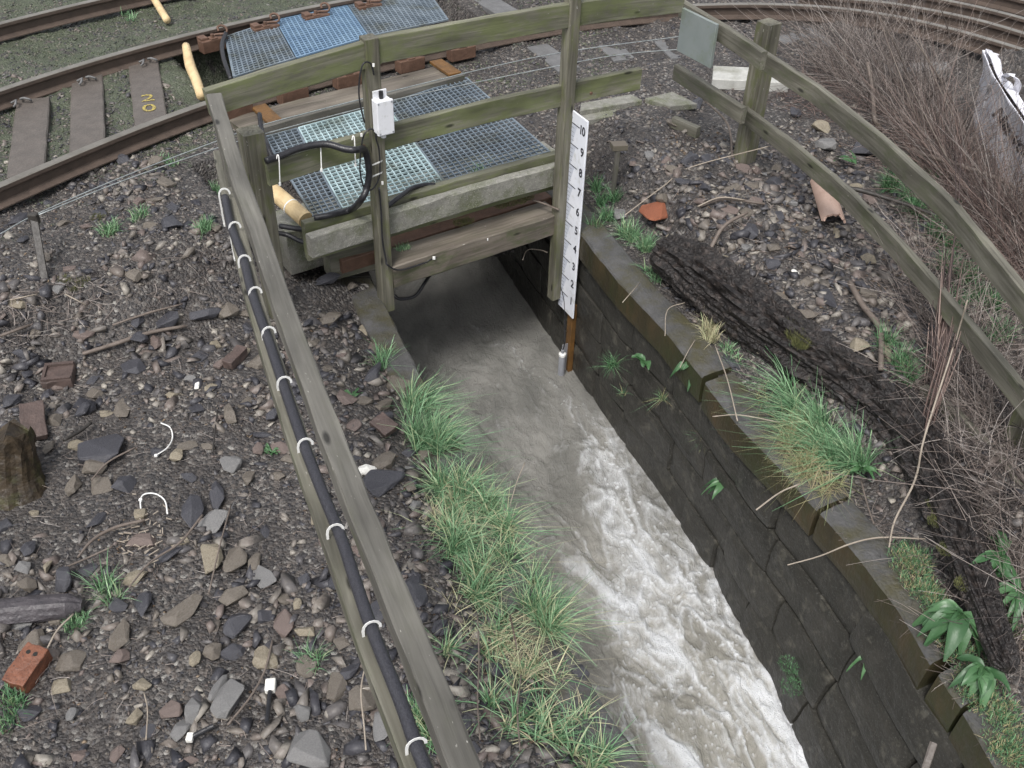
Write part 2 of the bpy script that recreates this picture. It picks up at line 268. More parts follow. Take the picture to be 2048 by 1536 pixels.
def water_mat():
    m = bpy.data.materials.new('water'); m.use_nodes = True; n = m.node_tree.nodes; L = m.node_tree.links; b = n['Principled BSDF']
    g = n.new('ShaderNodeNewGeometry'); mp = n.new('ShaderNodeMapping'); mp.inputs['Rotation'].default_value = (0, 0, math.radians(-23)); mp.inputs['Scale'].default_value = (1, .45, 1)
    L.new(g.outputs['Position'], mp.inputs[0])
    a = n.new('ShaderNodeAttribute'); a.attribute_name = 'foam'
    n1 = n.new('ShaderNodeTexNoise'); n1.inputs['Scale'].default_value = 16; n1.inputs['Detail'].default_value = 9; n1.inputs['Roughness'].default_value = .68; n1.inputs['Distortion'].default_value = 1.2; L.new(mp.outputs[0], n1.inputs['Vector'])
    v = n.new('ShaderNodeTexVoronoi'); v.feature = 'DISTANCE_TO_EDGE'; v.inputs['Scale'].default_value = 85; L.new(g.outputs['Position'], v.inputs['Vector'])
    # foam = attribute + detail noise
    s1 = n.new('ShaderNodeMath'); s1.operation = 'MULTIPLY_ADD'; s1.inputs[1].default_value = .65; s1.inputs[2].default_value = -.38; L.new(n1.outputs['Fac'], s1.inputs[0])
    s2 = n.new('ShaderNodeMath'); s2.operation = 'ADD'; L.new(s1.outputs[0], s2.inputs[0]); L.new(a.outputs['Fac'], s2.inputs[1])
    r = n.new('ShaderNodeValToRGB'); r.color_ramp.elements[0].position = .16; r.color_ramp.elements[1].position = 1.0; r.color_ramp.interpolation = 'EASE'; L.new(s2.outputs[0], r.inputs[0])
    n2 = n.new('ShaderNodeTexNoise'); n2.inputs['Scale'].default_value = 3.5; n2.inputs['Detail'].default_value = 5; L.new(mp.outputs[0], n2.inputs['Vector'])
    rc = n.new('ShaderNodeValToRGB'); rc.color_ramp.elements[0].position = .35; rc.color_ramp.elements[1].position = .7; rc.color_ramp.elements[0].color = (.135, .134, .124, 1); rc.color_ramp.elements[1].color = (.235, .23, .212, 1)
    L.new(n2.outputs['Fac'], rc.inputs[0])
    ae = n.new('ShaderNodeAttribute'); ae.attribute_name = 'aer'; mxa = n.new('ShaderNodeMixRGB'); L.new(ae.outputs['Fac'], mxa.inputs[0]); L.new(rc.outputs[0], mxa.inputs[1]); mxa.inputs[2].default_value = (.295, .28, .235, 1)
    mx = n.new('ShaderNodeMixRGB'); L.new(r.outputs[0], mx.inputs[0]); L.new(mxa.outputs[0], mx.inputs[1]); mx.inputs[2].default_value = (.57, .585, .60, 1)
    L.new(mx.outputs[0], b.inputs['Base Color'])
    mr = n.new('ShaderNodeMapRange'); mr.inputs['To Min'].default_value = .2; mr.inputs['To Max'].default_value = .75; L.new(r.outputs[0], mr.inputs[0]); L.new(mr.outputs[0], b.inputs['Roughness'])
    b.inputs['Specular IOR Level'].default_value = .5; b.inputs['IOR'].default_value = 1.33
    n3 = n.new('ShaderNodeTexNoise'); n3.inputs['Scale'].default_value = 26; n3.inputs['Detail'].default_value = 6; n3.inputs['Distortion'].default_value = 2.0; L.new(mp.outputs[0], n3.inputs['Vector'])
    bp = n.new('ShaderNodeBump'); bp.inputs['Strength'].default_value = .6; bp.inputs['Distance'].default_value = .022; L.new(n3.outputs['Fac'], bp.inputs['Height'])
    bp2 = n.new('ShaderNodeBump'); bp2.inputs['Distance'].default_value = .006; L.new(r.outputs[0], bp2.inputs['Strength']); L.new(v.outputs['Distance'], bp2.inputs['Height']); L.new(bp.outputs[0], bp2.inputs['Normal'])
    L.new(bp2.outputs[0], b.inputs['Normal']); M['water'] = m
water_mat()

# ------------------------------------------------------------------ mesh helpers
def mesh(name, V, Fc, mats, cols=None, midx=None, smooth=False, g=None, attrs=None):
    me = bpy.data.meshes.new(name)
    V = np.asarray(V, np.float32)
    if isinstance(Fc, np.ndarray):
        n, k = Fc.shape
        me.vertices.add(len(V)); me.vertices.foreach_set('co', V.ravel()); me.loops.add(n * k); me.loops.foreach_set('vertex_index', Fc.astype(np.int32).ravel())
        me.polygons.add(n); me.polygons.foreach_set('loop_start', np.arange(0, n * k, k, dtype=np.int32)); me.update(calc_edges=True)
    else:
        me.from_pydata(V.tolist(), [], [list(map(int, f)) for f in Fc]); me.update()
    for m in (mats if isinstance(mats, (list, tuple)) else [mats]): me.materials.append(M[m])
    if midx is not None: me.polygons.foreach_set('material_index', np.asarray(midx, np.int32))
    if smooth: me.polygons.foreach_set('use_smooth', np.ones(len(me.polygons), bool))
    for nm, arr in ([('col', cols)] if cols is not None else []) + list((attrs or {}).items()):
        a = me.attributes.new(nm, 'FLOAT', 'POINT'); a.data.foreach_set('value', np.asarray(arr, np.float32))
    if g is not None:
        a = me.attributes.new('g', 'FLOAT_VECTOR', 'POINT'); a.data.foreach_set('vector', np.asarray(g, np.float32).ravel())
    return me
def link(name, me, parent=None, loc=None):
    o = bpy.data.objects.new(name, me); COL.objects.link(o)
    if parent is not None: o.parent = parent
    if loc is not None: o.location = loc
    return o
def tag(o, label=None, cat=None, group=None, kind=None):
    if label: o['label'] = label
    if cat: o['category'] = cat
    if group: o['group'] = group
    if kind: o['kind'] = kind
    return o
def thing(name, label, cat, group=None):
    o = bpy.data.objects.new(name, None); COL.objects.link(o); o.empty_display_size = .1
    return tag(o, label, cat, group)

def resample(P, step):
    P = np.asarray(P, float); d = np.r_[0, np.cumsum(np.linalg.norm(np.diff(P, axis=0), axis=1))]
    n = max(2, int(d[-1] / step) + 1); t = np.linspace(0, d[-1], n)
    return np.stack([np.interp(t, d, P[:, k]) for k in range(P.shape[1])], 1)
def spline(P, n=8):
    P = np.asarray(P, float)
    if len(P) < 3: return P
    Q = np.vstack([2 * P[0] - P[1], P, 2 * P[-1] - P[-2]]); out = []
    for i in range(1, len(Q) - 2):
        for t in np.linspace(0, 1, n, endpoint=False):
            a, b, c, d = Q[i - 1:i + 3]
            out.append(.5 * ((2 * b) + (c - a) * t + (2 * a - 5 * b + 4 * c - d) * t * t + (-a + 3 * b - 3 * c + d) * t ** 3))
    out.append(P[-1]); return np.array(out)

def sweep(path, prof, up=(0, 0, 1), caps=True, jit=0, seed=0):
    """profile (side, up) swept along path -> V, F, g"""
    path = np.asarray(path, float); prof = np.asarray(prof, float); n = len(path); k = len(prof); up = np.array(up, float)
    T = np.gradient(path, axis=0); T /= np.linalg.norm(T, axis=1)[:, None]
    S = np.cross(T, up); S /= np.linalg.norm(S, axis=1)[:, None]; U = np.cross(S, T)
    d = np.r_[0, np.cumsum(np.linalg.norm(np.diff(path, axis=0), axis=1))]
    V = (path[:, None] + prof[None, :, :1] * S[:, None] + prof[None, :, 1:] * U[:, None])
    if jit:
        rr = np.random.default_rng(seed); V = V + rr.normal(0, jit, V.shape)
    V = V.reshape(-1, 3); g = np.zeros((n, k, 3)); g[..., 0] = d[:, None] + seed * 3.7; g[..., 1] = prof[None, :, 0]; g[..., 2] = prof[None, :, 1]
    Fc = [(i * k + j, i * k + (j + 1) % k, (i + 1) * k + (j + 1) % k, (i + 1) * k + j) for i in range(n - 1) for j in range(k)]
    if caps: Fc += [tuple(range(k))[::-1], tuple(range((n - 1) * k, n * k))]
    return V, Fc, g.reshape(-1, 3)
def rect(w_, h_, c=.005, oy=0):
    a, b = w_ / 2, h_ / 2
    return [(a, -b + c + oy), (a, b - c + oy), (a - c, b + oy), (-a + c, b + oy), (-a, b - c + oy), (-a, -b + c + oy), (-a + c, -b + oy), (a - c, -b + oy)]
_sd = [0]
def beam(name, path, w_, h_, m, parent=None, up=(0, 0, 1), step=.12, jit=.0012, c=.005):
    _sd[0] += 1
    V, Fc, g = sweep(resample(path, step), rect(w_, h_, c), up=up, jit=jit, seed=_sd[0])
    return link(name, mesh(name, V, Fc, m, g=g), parent)
def post(name, x, y, z0, z1, w_, m, parent=None, lean=(0, 0), top=None, w2=None):
    _sd[0] += 1
    path = resample([(x, y, z0), (x + lean[0], y + lean[1], z1)], .15)
    V, Fc, g = sweep(path, rect(w_, w2 or w_, .006), up=(BN[0], BN[1], 0), jit=.001, seed=_sd[0])
    return link(name, mesh(name, V, Fc, m, g=g), parent)
def tubeVF(path, r, k=8, caps=True):
    path = np.asarray(path, float); n = len(path); r = np.broadcast_to(np.asarray(r, float), (n,))
    T = np.gradient(path, axis=0); T /= np.linalg.norm(T, axis=1)[:, None] + 1e-12
    ref = np.array([.13, .31, .94]) if abs(T[:, 2]).mean() < .85 else np.array([.9, .4, .1])
    S = np.cross(T, ref); S /= np.linalg.norm(S, axis=1)[:, None]; U = np.cross(S, T)
    a = np.linspace(0, 2 * math.pi, k, endpoint=False)
    V = path[:, None] + r[:, None, None] * (np.cos(a)[None, :, None] * S[:, None] + np.sin(a)[None, :, None] * U[:, None])
    Fc = [(i * k + j, i * k + (j + 1) % k, (i + 1) * k + (j + 1) % k, (i + 1) * k + j) for i in range(n - 1) for j in range(k)]
    if caps: Fc += [tuple(range(k))[::-1], tuple(range((n - 1) * k, n * k))]
    return V.reshape(-1, 3), Fc
def tube(name, path, r, m, parent=None, k=8, n=6, smooth=True):
    P = spline(path, n); rr = np.interp(np.linspace(0, 1, len(P)), np.linspace(0, 1, len(np.atleast_1d(r))), np.atleast_1d(r))
    V, Fc = tubeVF(P, rr, k)
    me = mesh(name, V, Fc, m, smooth=smooth, cols=np.full(len(V), rnd.random()) if m in ('twig', 'cane_red', 'leaf') else None)
    return link(name, me, parent)
def join(parts):
    V = []; Fc = []; o = 0
    for v, f in parts:
        V.append(np.asarray(v, float)); Fc += [tuple(i + o for i in q) for q in f]; o += len(v)
    return np.vstack(V), Fc
def boxVF(c, ax, ay, az):
    c = np.array(c, float); ax, ay, az = map(lambda q: np.array(q, float), (ax, ay, az))
    V = [c + sx_ * ax + sy_ * ay + sz_ * az for sz_ in (-1, 1) for sx_, sy_ in ((-1, -1), (1, -1), (1, 1), (-1, 1))]
    return np.array(V), [(3, 2, 1, 0), (4, 5, 6, 7), (0, 1, 5, 4), (1, 2, 6, 5), (2, 3, 7, 6), (3, 0, 4, 7)]
def bev(o, w_=.004, seg=2):
    md = o.modifiers.new('bevel', 'BEVEL'); md.width = w_; md.segments = seg; md.limit_method = 'ANGLE'; return o
def box(name, c, ax, ay, az, m, parent=None, b=.004):
    V, Fc = boxVF(c, ax, ay, az); o = link(name, mesh(name, V, Fc, m), parent)
    if b: bev(o, b)
    return o
def hull_rock(seed, n=13, flat=.55, bevel=.06, cube=False):
    r_ = random.Random(seed); bm = bmesh.new()
    for i in range(n):
        v = Vector((r_.gauss(0, 1), r_.gauss(0, 1), r_.gauss(0, 1))).normalized()
        if cube:
            mxx = max(abs(v.x), abs(v.y), abs(v.z)); v = v.lerp(v / mxx, .8)
        v *= r_.uniform(.85, 1.05); bm.verts.new((v.x, v.y, v.z * flat))
    res = bmesh.ops.convex_hull(bm, input=bm.verts[:])
    bmesh.ops.delete(bm, geom=[v for v in bm.verts if not v.link_faces], context='VERTS')
    bmesh.ops.dissolve_limit(bm, angle_limit=.30, verts=bm.verts[:], edges=bm.edges[:])
    if bevel:
        bmesh.ops.bevel(bm, geom=bm.edges[:] + bm.verts[:], offset=bevel, segments=2, profile=.6, affect='EDGES')
        for v in bm.verts:
            nz = mnoise.noise(v.co * 2.6 + Vector((seed, 0, 0))); v.co *= 1 + nz * .07
    bmesh.ops.triangulate(bm, faces=[f for f in bm.faces if len(f.verts) > 4])
    bmesh.ops.recalc_face_normals(bm, faces=bm.faces[:])
    V = np.array([v.co[:] for v in bm.verts]); bm.verts.index_update(); Fc = [tuple(v.index for v in f.verts) for f in bm.faces]; bm.free()
    return V, Fc
def rotm(rx, ry, rz): return np.array((Matrix.Rotation(rz, 3, 'Z') @ Matrix.Rotation(ry, 3, 'Y') @ Matrix.Rotation(rx, 3, 'X')))

def textobj(name, body, size, m, mw, parent, offset=.002, extrude=.0005, ax='CENTER', ay='CENTER', sp=1.0):
    cu = bpy.data.curves.new(name, 'FONT'); cu.body = body; cu.size = size; cu.align_x = ax; cu.align_y = ay; cu.offset = offset; cu.extrude = extrude; cu.space_character = sp; cu.resolution_u = 4
    t_ = bpy.data.objects.new('tmp', cu); COL.objects.link(t_); bpy.context.view_layer.update()
    me = bpy.data.meshes.new_from_object(t_.evaluated_get(bpy.context.evaluated_depsgraph_get())); bpy.data.objects.remove(t_); me.materials.clear(); me.materials.append(M[m])
    o = link(name, me, parent); o.matrix_world = mw; return o
# ================================================================== GROUND
N = 400
gx = np.concatenate([np.linspace(-60, -7.2, 14), np.linspace(-7, 7.5, 420), np.linspace(7.8, 60, 14)])
gy = np.concatenate([np.linspace(-40, -.3, 14), np.linspace(0, 13, 380), np.linspace(13.4, 90, 14)])
X, Y = np.meshgrid(gx, gy); Z = gz(X, Y)
nx, ny = len(gx), len(gy); idx = np.arange(nx * ny).reshape(ny, nx)
Fq = np.stack([idx[:-1, :-1], idx[:-1, 1:], idx[1:, 1:], idx[1:, :-1]], -1).reshape(-1, 4)
cx = (X[:-1, :-1] + X[1:, 1:]).ravel() / 2; cy = (Y[:-1, :-1] + Y[1:, 1:]).ravel() / 2
hole = (cx > xL(cy) - .08) & (cx < xR(cy) + .12) & ((vv(cx, cy) < 5.6) | ((vv(cx, cy) < 6.8) & (uu(cx, cy) > 1.95) & (uu(cx, cy) < 3.65)))
PX, PY, _w = proj(np.stack([X, Y, Z], -1))
moss_l = ss(6.9, 7.3, vv(X, Y)) * (1 - ss(-.6, -.1, X)) * .22 + .20 * ss(5.6, 6.3, vv(X, Y)) * (1 - ss(-2.2, -1.6, X)) + .10 * ss(3, 4, X)
mesh_g = mesh('ground', np.stack([X, Y, Z], -1).reshape(-1, 3), Fq[~hole], 'ground', smooth=True, attrs={'moss': moss_l.ravel() + .08})
tag(link('ground', mesh_g), kind='structure')

# water ------------------------------------------------------------
wy = np.concatenate([np.linspace(-6, 1.4, 12), np.linspace(1.45, 6.9, 470), np.linspace(7, 12, 30)])
wc = np.linspace(0, 1, 150)
C, WYg = np.meshgrid(wc, wy)
x0 = xL(WYg) - .03; x1 = xW(WYg) + .05
WX = x0 + (x1 - x0) * C
kx = np.array([-9, 1.9, 2.4, 2.9, 3.5, 4.2, 4.9, 5.6, 6.4, 7.2, 14])
c0 = np.interp(WYg, kx, [.62, .62, .66, .68, .70, .76, .84, .88, .78, .55, .4]); wd = np.interp(WYg, kx, [.5, .48, .42, .38, .34, .26, .16, .10, .08, .06, .05])
I = np.interp(WYg, kx, [1.0, .92, .78, .68, .60, .52, .42, .36, .30, .12, 0.0])
al = WX * .4 - WYg * .92; ac = WX * .92 + WYg * .4
wp = fbm(ac * 3 + 5, al * 1.6, 3) * 1.3; wp2 = fbm(ac * 3 + 55, al * 1.6 + 9, 3) * 1.3
rid = 1 - np.abs(fbm(ac * 5.5 + wp * 2.2, al * 2.2 + wp2 * 2.2, 5) * 2 - 1) * 2.2
blob = fbm(ac * 2.6 + wp, al * 1.3 + wp2, 4)
lane = np.exp(-((C - c0) / wd) ** 2)
flr = np.interp(WYg, kx, [.62, .60, .50, .42, .36, .28, .22, .2, .2, .2, .2]); base = I * (flr + (1 - flr) * lane)
foam = base * (.27 + .92 * np.clip(blob * 2.4 - .72, 0, 1)) + .48 * np.clip(rid, 0, 1) ** 3 * (base * 1.3 + .14)
foam += .45 * (ss(.86, 1., C) * (1 - ss(5.2, 6.6, WYg)) * (.3 + vnoise(ac * 30, al * 30) * .7)) * .7
foam *= 1 - .35 * (1 - ss(.0, .12, C))
rid2 = 1 - np.abs(fbm(ac * 9 + wp * 3 + 40, al * 5 + wp2 * 3, 4) * 2 - 1) * 3.2
foam += .42 * np.clip(rid2, 0, 1) ** 2 * np.interp(WYg, kx, [1, 1, 1, .9, .8, .7, .55, .45, .35, .1, 0])
bub = vnoise(ac * 60, al * 60)
foam += .5 * ss(.80, .95, bub) * ss(.25, .55, lane * I * 1.3)
foam = np.clip(foam, 0, 1)
turb = np.interp(WYg, kx, [.055, .055, .05, .042, .036, .034, .028, .022, .017, .012, .006])
WZ = (fbm(ac * 4 + wp, al * 2.2 + wp2, 4) - .5) * turb * 2.6 + (fbm(ac * 16 + wp * 2, al * 9, 3) - .5) * turb * .9 + foam * turb * .8 + (np.abs(fbm(ac * 9 + wp * 3, al * 4 + wp2 * 3, 3) - .5)) * turb * -1.2
# stream drops a little towards the viewer
WZ += np.interp(WYg, [-9, 1.5, 3.2, 5, 14], [-.04, -.03, .0, .0, .02])
nx, ny = len(wc), len(wy); idx = np.arange(nx * ny).reshape(ny, nx)
Fq = np.stack([idx[:-1, :-1], idx[:-1, 1:], idx[1:, 1:], idx[1:, :-1]], -1).reshape(-1, 4)
tag(link('water', mesh('water', np.stack([WX, WYg, WZ], -1).reshape(-1, 3), Fq, 'water', smooth=True, attrs={'foam': foam.ravel(), 'aer': (np.interp(WYg, kx, [1, 1, .95, .85, .65, .35, .1, 0, 0, 0, 0]) * (.55 + .45 * ss(.3, .6, blob))).ravel()})), kind='structure')

# ================================================================== CHANNEL WALLS
def wall_blocks(name, xt, xb, side, z_top, parent, seed, y0=-5, y1=8.5):
    r_ = random.Random(seed); parts = []
    zs = [z_top]; 
    while zs[-1] > -.35: zs.append(zs[-1] - r_.uniform(.21, .30))
    def S(y, z):
        t = z / 1.28; return np.array([xb(y) * (1 - t) + xt(y) * t, y, z])
    for ci in range(len(zs) - 1):
        zt, zb = zs[ci] - .006, zs[ci + 1] + .006; y = y0 + r_.uniform(0, .5)
        while y < y1:
            ln = r_.uniform(.32, .85); ya, yb = y + .007, y + ln - .007; y += ln
            out = r_.uniform(-.016, .016); nu = max(3, int(ln / .06)); nv = 5
            tilt = r_.uniform(-.02, .02)
            slip = (r_.uniform(-.012, .012), r_.uniform(-.012, .012))
            V = []
            for a in range(nv + 1):
                for b_ in range(nu + 1):
                    fy, fz = b_ / nu, a / nv
                    yy = ya + (yb - ya) * fy + tilt * (fz - .5); zz = zb + (zt - zb) * fz + slip[0] * fy * (1 if ci else 0) + slip[1] * (1 - fy) * (1 if ci else 0)
                    p = S(yy, zz); e = min(fy, 1 - fy) * ln; e2 = min(fz, 1 - fz) * (zt - zb)
                    rd = .008 * (1 - min(1, e / .012)) + .008 * (1 - min(1, e2 / .012))
                    nz = mnoise.noise(Vector((yy * 4, zz * 6, seed + ci))) * .008 + mnoise.noise(Vector((yy * 17, zz * 19, seed))) * .004
                    # ledge worn lip along the upper edge
                    p[0] += side * (out + nz - rd); V.append(p)
            q = (nv + 1) * (nu + 1); back = []
            Fc = [(a * (nu + 1) + b_, a * (nu + 1) + b_ + 1, (a + 1) * (nu + 1) + b_ + 1, (a + 1) * (nu + 1) + b_) for a in range(nv) for b_ in range(nu)]
            ring = [b_ for b_ in range(nu + 1)] + [a * (nu + 1) + nu for a in range(1, nv + 1)] + [nv * (nu + 1) + b_ for b_ in range(nu - 1, -1, -1)] + [a * (nu + 1) for a in range(nv - 1, 0, -1)]
            for k_, i_ in enumerate(ring): V.append(V[i_] - np.array([side * .14, 0, 0]))
            m_ = len(ring)
            Fc += [(ring[k_], q + k_, q + (k_ + 1) % m_, ring[(k_ + 1) % m_]) for k_ in range(m_)]
            parts.append((V, Fc))
    V, Fc = join(parts)
    o = link(name, mesh(name, V, Fc, 'wall_stone'), parent)
    return o
rw = thing('channel_wall', 'dark coursed stone retaining wall with coping on the right side of the channel', 'retaining wall')
wall_blocks('stonework', lambda y: xR(y) + .03, lambda y: xW(y) + .02, -1, 1.09, rw, 5)
ys = np.linspace(-8, 12, 60); V = []; Fc = []
for i, y in enumerate(ys): V += [(xW(y) + .13, y, -.6), (xR(y) + .15, y, 1.15)]
for i in range(len(ys) - 1): Fc.append((2 * i, 2 * i + 1, 2 * i + 3, 2 * i + 2))
link('backing', mesh('backing', V, Fc, 'wall_back_and_shade'), rw)
# coping stones: joints at picked places
cj = [12.0, 9.3, 7.6]
for px_, py_ in [(1405, 757), (1640, 1022), (1868, 1345), (1925, 1420)]: cj.append(float(at(px_, py_, 1.28)[1]))
cj += [1.2, .2, -1.5, -4]
stick_end = None
gaps = {2: .02, 3: .03, 4: .015, 5: .05, 6: .02}
for i in range(len(cj) - 1):
    ya, yb = cj[i + 1] + .012, cj[i] - .012
    if i == 4: ya += .03
    if i == 3: yb -= .02
    n = max(2, int((yb - ya) / .07)); k = 5; V = []; Fc = []
    st = (i % 3 - 1) * .003
    prof = [(0, 1.08), (-.004, 1.12), (-.002, 1.20), (0.004, 1.268), (.014, 1.28), (.09, 1.285), (.16, 1.283), (.235, 1.28), (.25, 1.27), (.25, 1.08)]
    for j in range(n + 1):
        y = ya + (yb - ya) * j / n
        for q_, (dx, z) in enumerate(prof):
            nz = mnoise.noise(Vector((y * 4, z * 4, q_ * .2))) * .008 + mnoise.noise(Vector((y * 22, q_, z * 20))) * .003
            y_ = y + max(0, dx) * .42; V.append((xR(y_) + st + dx * .93 + (nz if q_ < 5 else 0), y_, z + (nz * .5 if q_ > 2 and q_ < 9 else 0) + st))
    m_ = len(prof); mi = []
    for j in range(n):
        for q_ in range(m_):
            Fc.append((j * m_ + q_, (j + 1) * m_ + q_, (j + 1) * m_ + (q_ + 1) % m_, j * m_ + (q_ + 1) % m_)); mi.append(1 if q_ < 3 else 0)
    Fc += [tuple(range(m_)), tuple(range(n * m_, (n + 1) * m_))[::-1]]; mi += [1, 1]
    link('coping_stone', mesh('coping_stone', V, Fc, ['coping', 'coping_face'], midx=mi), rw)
lw = thing('channel_wall', 'low stone wall with narrow concrete edge on the grassy left side of the channel', 'retaining wall')
wall_blocks('stonework', lambda y: xL(y) - .02, lambda y: xL(y) - .03, 1, .96, lw, 9)
V = []; Fc = []
for i, y in enumerate(ys): V += [(xL(y) - .15, y, -.6), (xL(y) - .15, y, 1.02)]
for i in range(len(ys) - 1): Fc.append((2 * i, 2 * i + 1, 2 * i + 3, 2 * i + 2))
link('backing', mesh('backing', V, Fc, 'wall_back_and_shade'), lw)
for ya, yb in [(4.62, 5.9), (3.4, 4.60), (2.2, 3.38), (1.0, 2.18), (-1, .98), (-4, -1.02), (5.92, 7.0), (7.02, 9)]:
    n = max(3, int((yb - ya) / .06)); prof = [(0, .95), (.004, 1.03), (-.006, 1.082), (-.02, 1.09), (-.12, 1.092), (-.21, 1.085), (-.22, 1.07), (-.22, .95)]; V = []; Fc = []; m_ = len(prof)
    for j in range(n + 1):
        y = ya + (yb - ya) * j / n
        for q_, (dx, z) in enumerate(prof):
            nz = mnoise.noise(Vector((y * 7, z * 9, q_ * .7 + 9))) * .012; V.append((xL(y) + dx + nz, y, z + nz * .5))
    for j in range(n):
        for q_ in range(m_): Fc.append((j * m_ + q_, j * m_ + (q_ + 1) % m_, (j + 1) * m_ + (q_ + 1) % m_, (j + 1) * m_ + q_))
    Fc += [tuple(range(m_))[::-1], tuple(range(n * m_, (n + 1) * m_))]
    link('coping_stone', mesh('coping_stone', V, Fc, 'coping'), lw)

# ================================================================== BRIDGE FRONT
def b3(px, py, z): return at(px, py, z)
V3 = lambda *a: np.array(a, float)
BD3 = V3(BD[0], BD[1], 0); BN3 = V3(BN[0], BN[1], 0)
# concrete beam
cb = fl([(622, 477), (743, 439), (1000, 363), (1100, 337), (1172, 318)], 1.70)
cb[:, :2] += BN * .045; cb[:, 2] = 1.62
tag(beam('concrete_beam', cb, .075, .155, 'concrete', jit=.002, c=.008), 'long weathered concrete edging beam laid along the front of the bridge walkway', 'beam')
gb = fl([(609, 448), (742, 411), (1000, 338), (1125, 305)], 1.74); gb[:, :2] += BN * .03; gb[:, 2] = 1.60
tag(beam('timber_beam', gb, .06, .28, 'wood_mossy'), 'green stained timber board standing on edge behind the concrete beam', 'board')
# lower timber between the two posts
lb0 = at(786, 536, 1.34); lb1 = at(1122, 428, 1.34)
lb = np.array([lb0, lb1]); lb[:, :2] += BN * .11; lb[:, 2] = 1.26
tag(beam('timber_beam', lb, .22, .17, 'wood_brown', jit=.002, c=.008), 'brown timber beam spanning low over the water between the two tall posts', 'beam')
g1 = lb + np.append(BN * .30, .02); g1[0] -= BD3 * .25; g1[1] += BD3 * .1
tag(beam('steel_girder', g1, .30, .10, 'rust', jit=.001), 'rusty steel girder flange under moss, right below the concrete beam', 'girder')
g2 = lb + np.append(BN * .62, .0); g2[:, 2] = 1.30; g2[0] -= BD3 * .5; g2[1] += BD3 * .4
tag(beam('bridge_deck', g2, .32, .34, 'concrete'), kind='structure')
# timber bearer at left end under concrete
e0 = at(640, 540, 1.3); 
tag(beam('timber_bearer', [at(668, 535, 1.30) + BN3 * .12, at(765, 510, 1.30) + BN3 * .12], .16, .26, 'wood_rail'), 'dark mossy timber bearer under the left end of the concrete beam', 'beam')

# posts A and G and fence over bridge
pA = at(740, 75, 2.875); pG = at(1122, 726, 0)
bf = thing('bridge_fence', 'mossy green timber rail fence crossing the bridge with two tall posts', 'fence')
zr = 2.84
post('post', pA[0] - .005, pA[1] - .02, 1.0, 2.885, .088, 'wood_post', bf)
post('post', pG[0] - .085, pG[1] + .035, .62, 3.02, .085, 'wood_post', bf)
def rail_from(pts, z, w_, h_, m, parent, name='rail', zs=None, off=0, **k):
    P = []
    for i, (x, y) in enumerate(pts):
        zz = zs[i] if zs is not None else z; q = at(x, y, zz); q[:2] += BN * off; q[2] -= h_ / 2; P.append(q)
    return beam(name, P, w_, h_, m, parent, **k)
rail_from([(412, 181), (560, 134), (700, 94), (745, 79), (757, 76)], 0, .045, .155, 'wood_mossy', bf, zs=[2.79, 2.83, 2.86, 2.875, 2.88], off=.02)
rail_from([(752, 76), (1000, 31), (1137, 8), (1250, -8), (1372, -20)], 0, .045, .155, 'wood_mossy', bf, zs=[2.882, 2.88, 2.87, 2.83, 2.77], off=.024)
rail_from([(534, 326), (640, 293), (721, 270), (750, 260)], 2.315, .045, .15, 'wood_mossy', bf, off=.02)
rail_from([(745, 262), (900, 222), (1000, 198), (1130, 171), (1164, 162), (1285, 138)], 2.32, .045, .15, 'wood_mossy', bf, off=.024)
# left fence
lf = thing('channel_fence', 'grey brown timber rail fence running down beside the left bank', 'fence')
pL = at(500, 258, 2.45)
post('post', pL[0], pL[1], 1.15, 2.44, .125, 'wood_post', lf)
TL = fl([(428, 187), (477, 350), (522, 473), (562, 596), (662, 863), (720, 1011), (932, 1534), (985, 1660)], 2.79); TL[:, 2] -= .05
beam('rail', TL, .075, .10, 'wood_grey', lf)
zlow = 2.16
LL = fl([(440, 300), (463, 410), (499, 560), (533, 680), (571, 800), (607, 910), (668, 1075), (735, 1270), (818, 1480), (880, 1640)], zlow); LL[:, 2] -= .05
beam('rail', LL, .085, .10, 'wood_rail', lf)
# a thin pale strut along the far end of the left fence
beam('strut', [at(424, 210, 2.7), at(458, 372, 2.22)], .018, .03, 'wood_grey', lf)
# right fence
rf = thing('lineside_fence', 'weathered timber rail fence curving down the right side past the brambles', 'fence')
pR = at(1485, 335, 1.5)
post('post', pR[0], pR[1], 1.35, 2.60, .125, 'wood_post', rf, lean=(.0, -.0))
pB = at(2015, 930, 1.45)
post('post', pB[0], pB[1], 1.3, 2.62, .125, 'wood_post', rf)
RTz = 2.56
def rrail(pts, z, off=0, h=.12):
    P = fl(pts, z); P[:, 2] -= h / 2; return beam('rail', P, .045, h, 'wood_rail', rf)
rrail([(1366, 0), (1450, 50), (1530, 103)], 2.62); rrail([(1527, 101), (1640, 172), (1773, 278), (1910, 405), (2048, 572), (2110, 660)], 2.5)
rrail([(1353, 128), (1420, 170), (1490, 215)], 2.08); rrail([(1492, 214), (1590, 285), (1700, 378), (1800, 480), (1880, 570), (2040, 760), (2100, 840)], 2.0)
rrail([(1850, 770), (1925, 830), (1995, 905), (2060, 985)], 1.62)
# corner post + plate
pc = at(1375, 0, 2.75)
q = [at(1367, 28, 2.62), at(1436, 62, 2.62)]
dxy = (q[1] - q[0]); dxy[2] = 0; dl_ = np.linalg.norm(dxy); dxy /= dl_
tag(box('steel_plate', (q[0] + q[1]) / 2 + V3(0, .04, -.12), dxy * dl_ / 2, np.cross(dxy, V3(0, 0, 1)) * .012, V3(0, 0, .15), 'plate_grey', b=.003), 'blank grey steel plate hung under the rail corner at the fence end', 'plate')

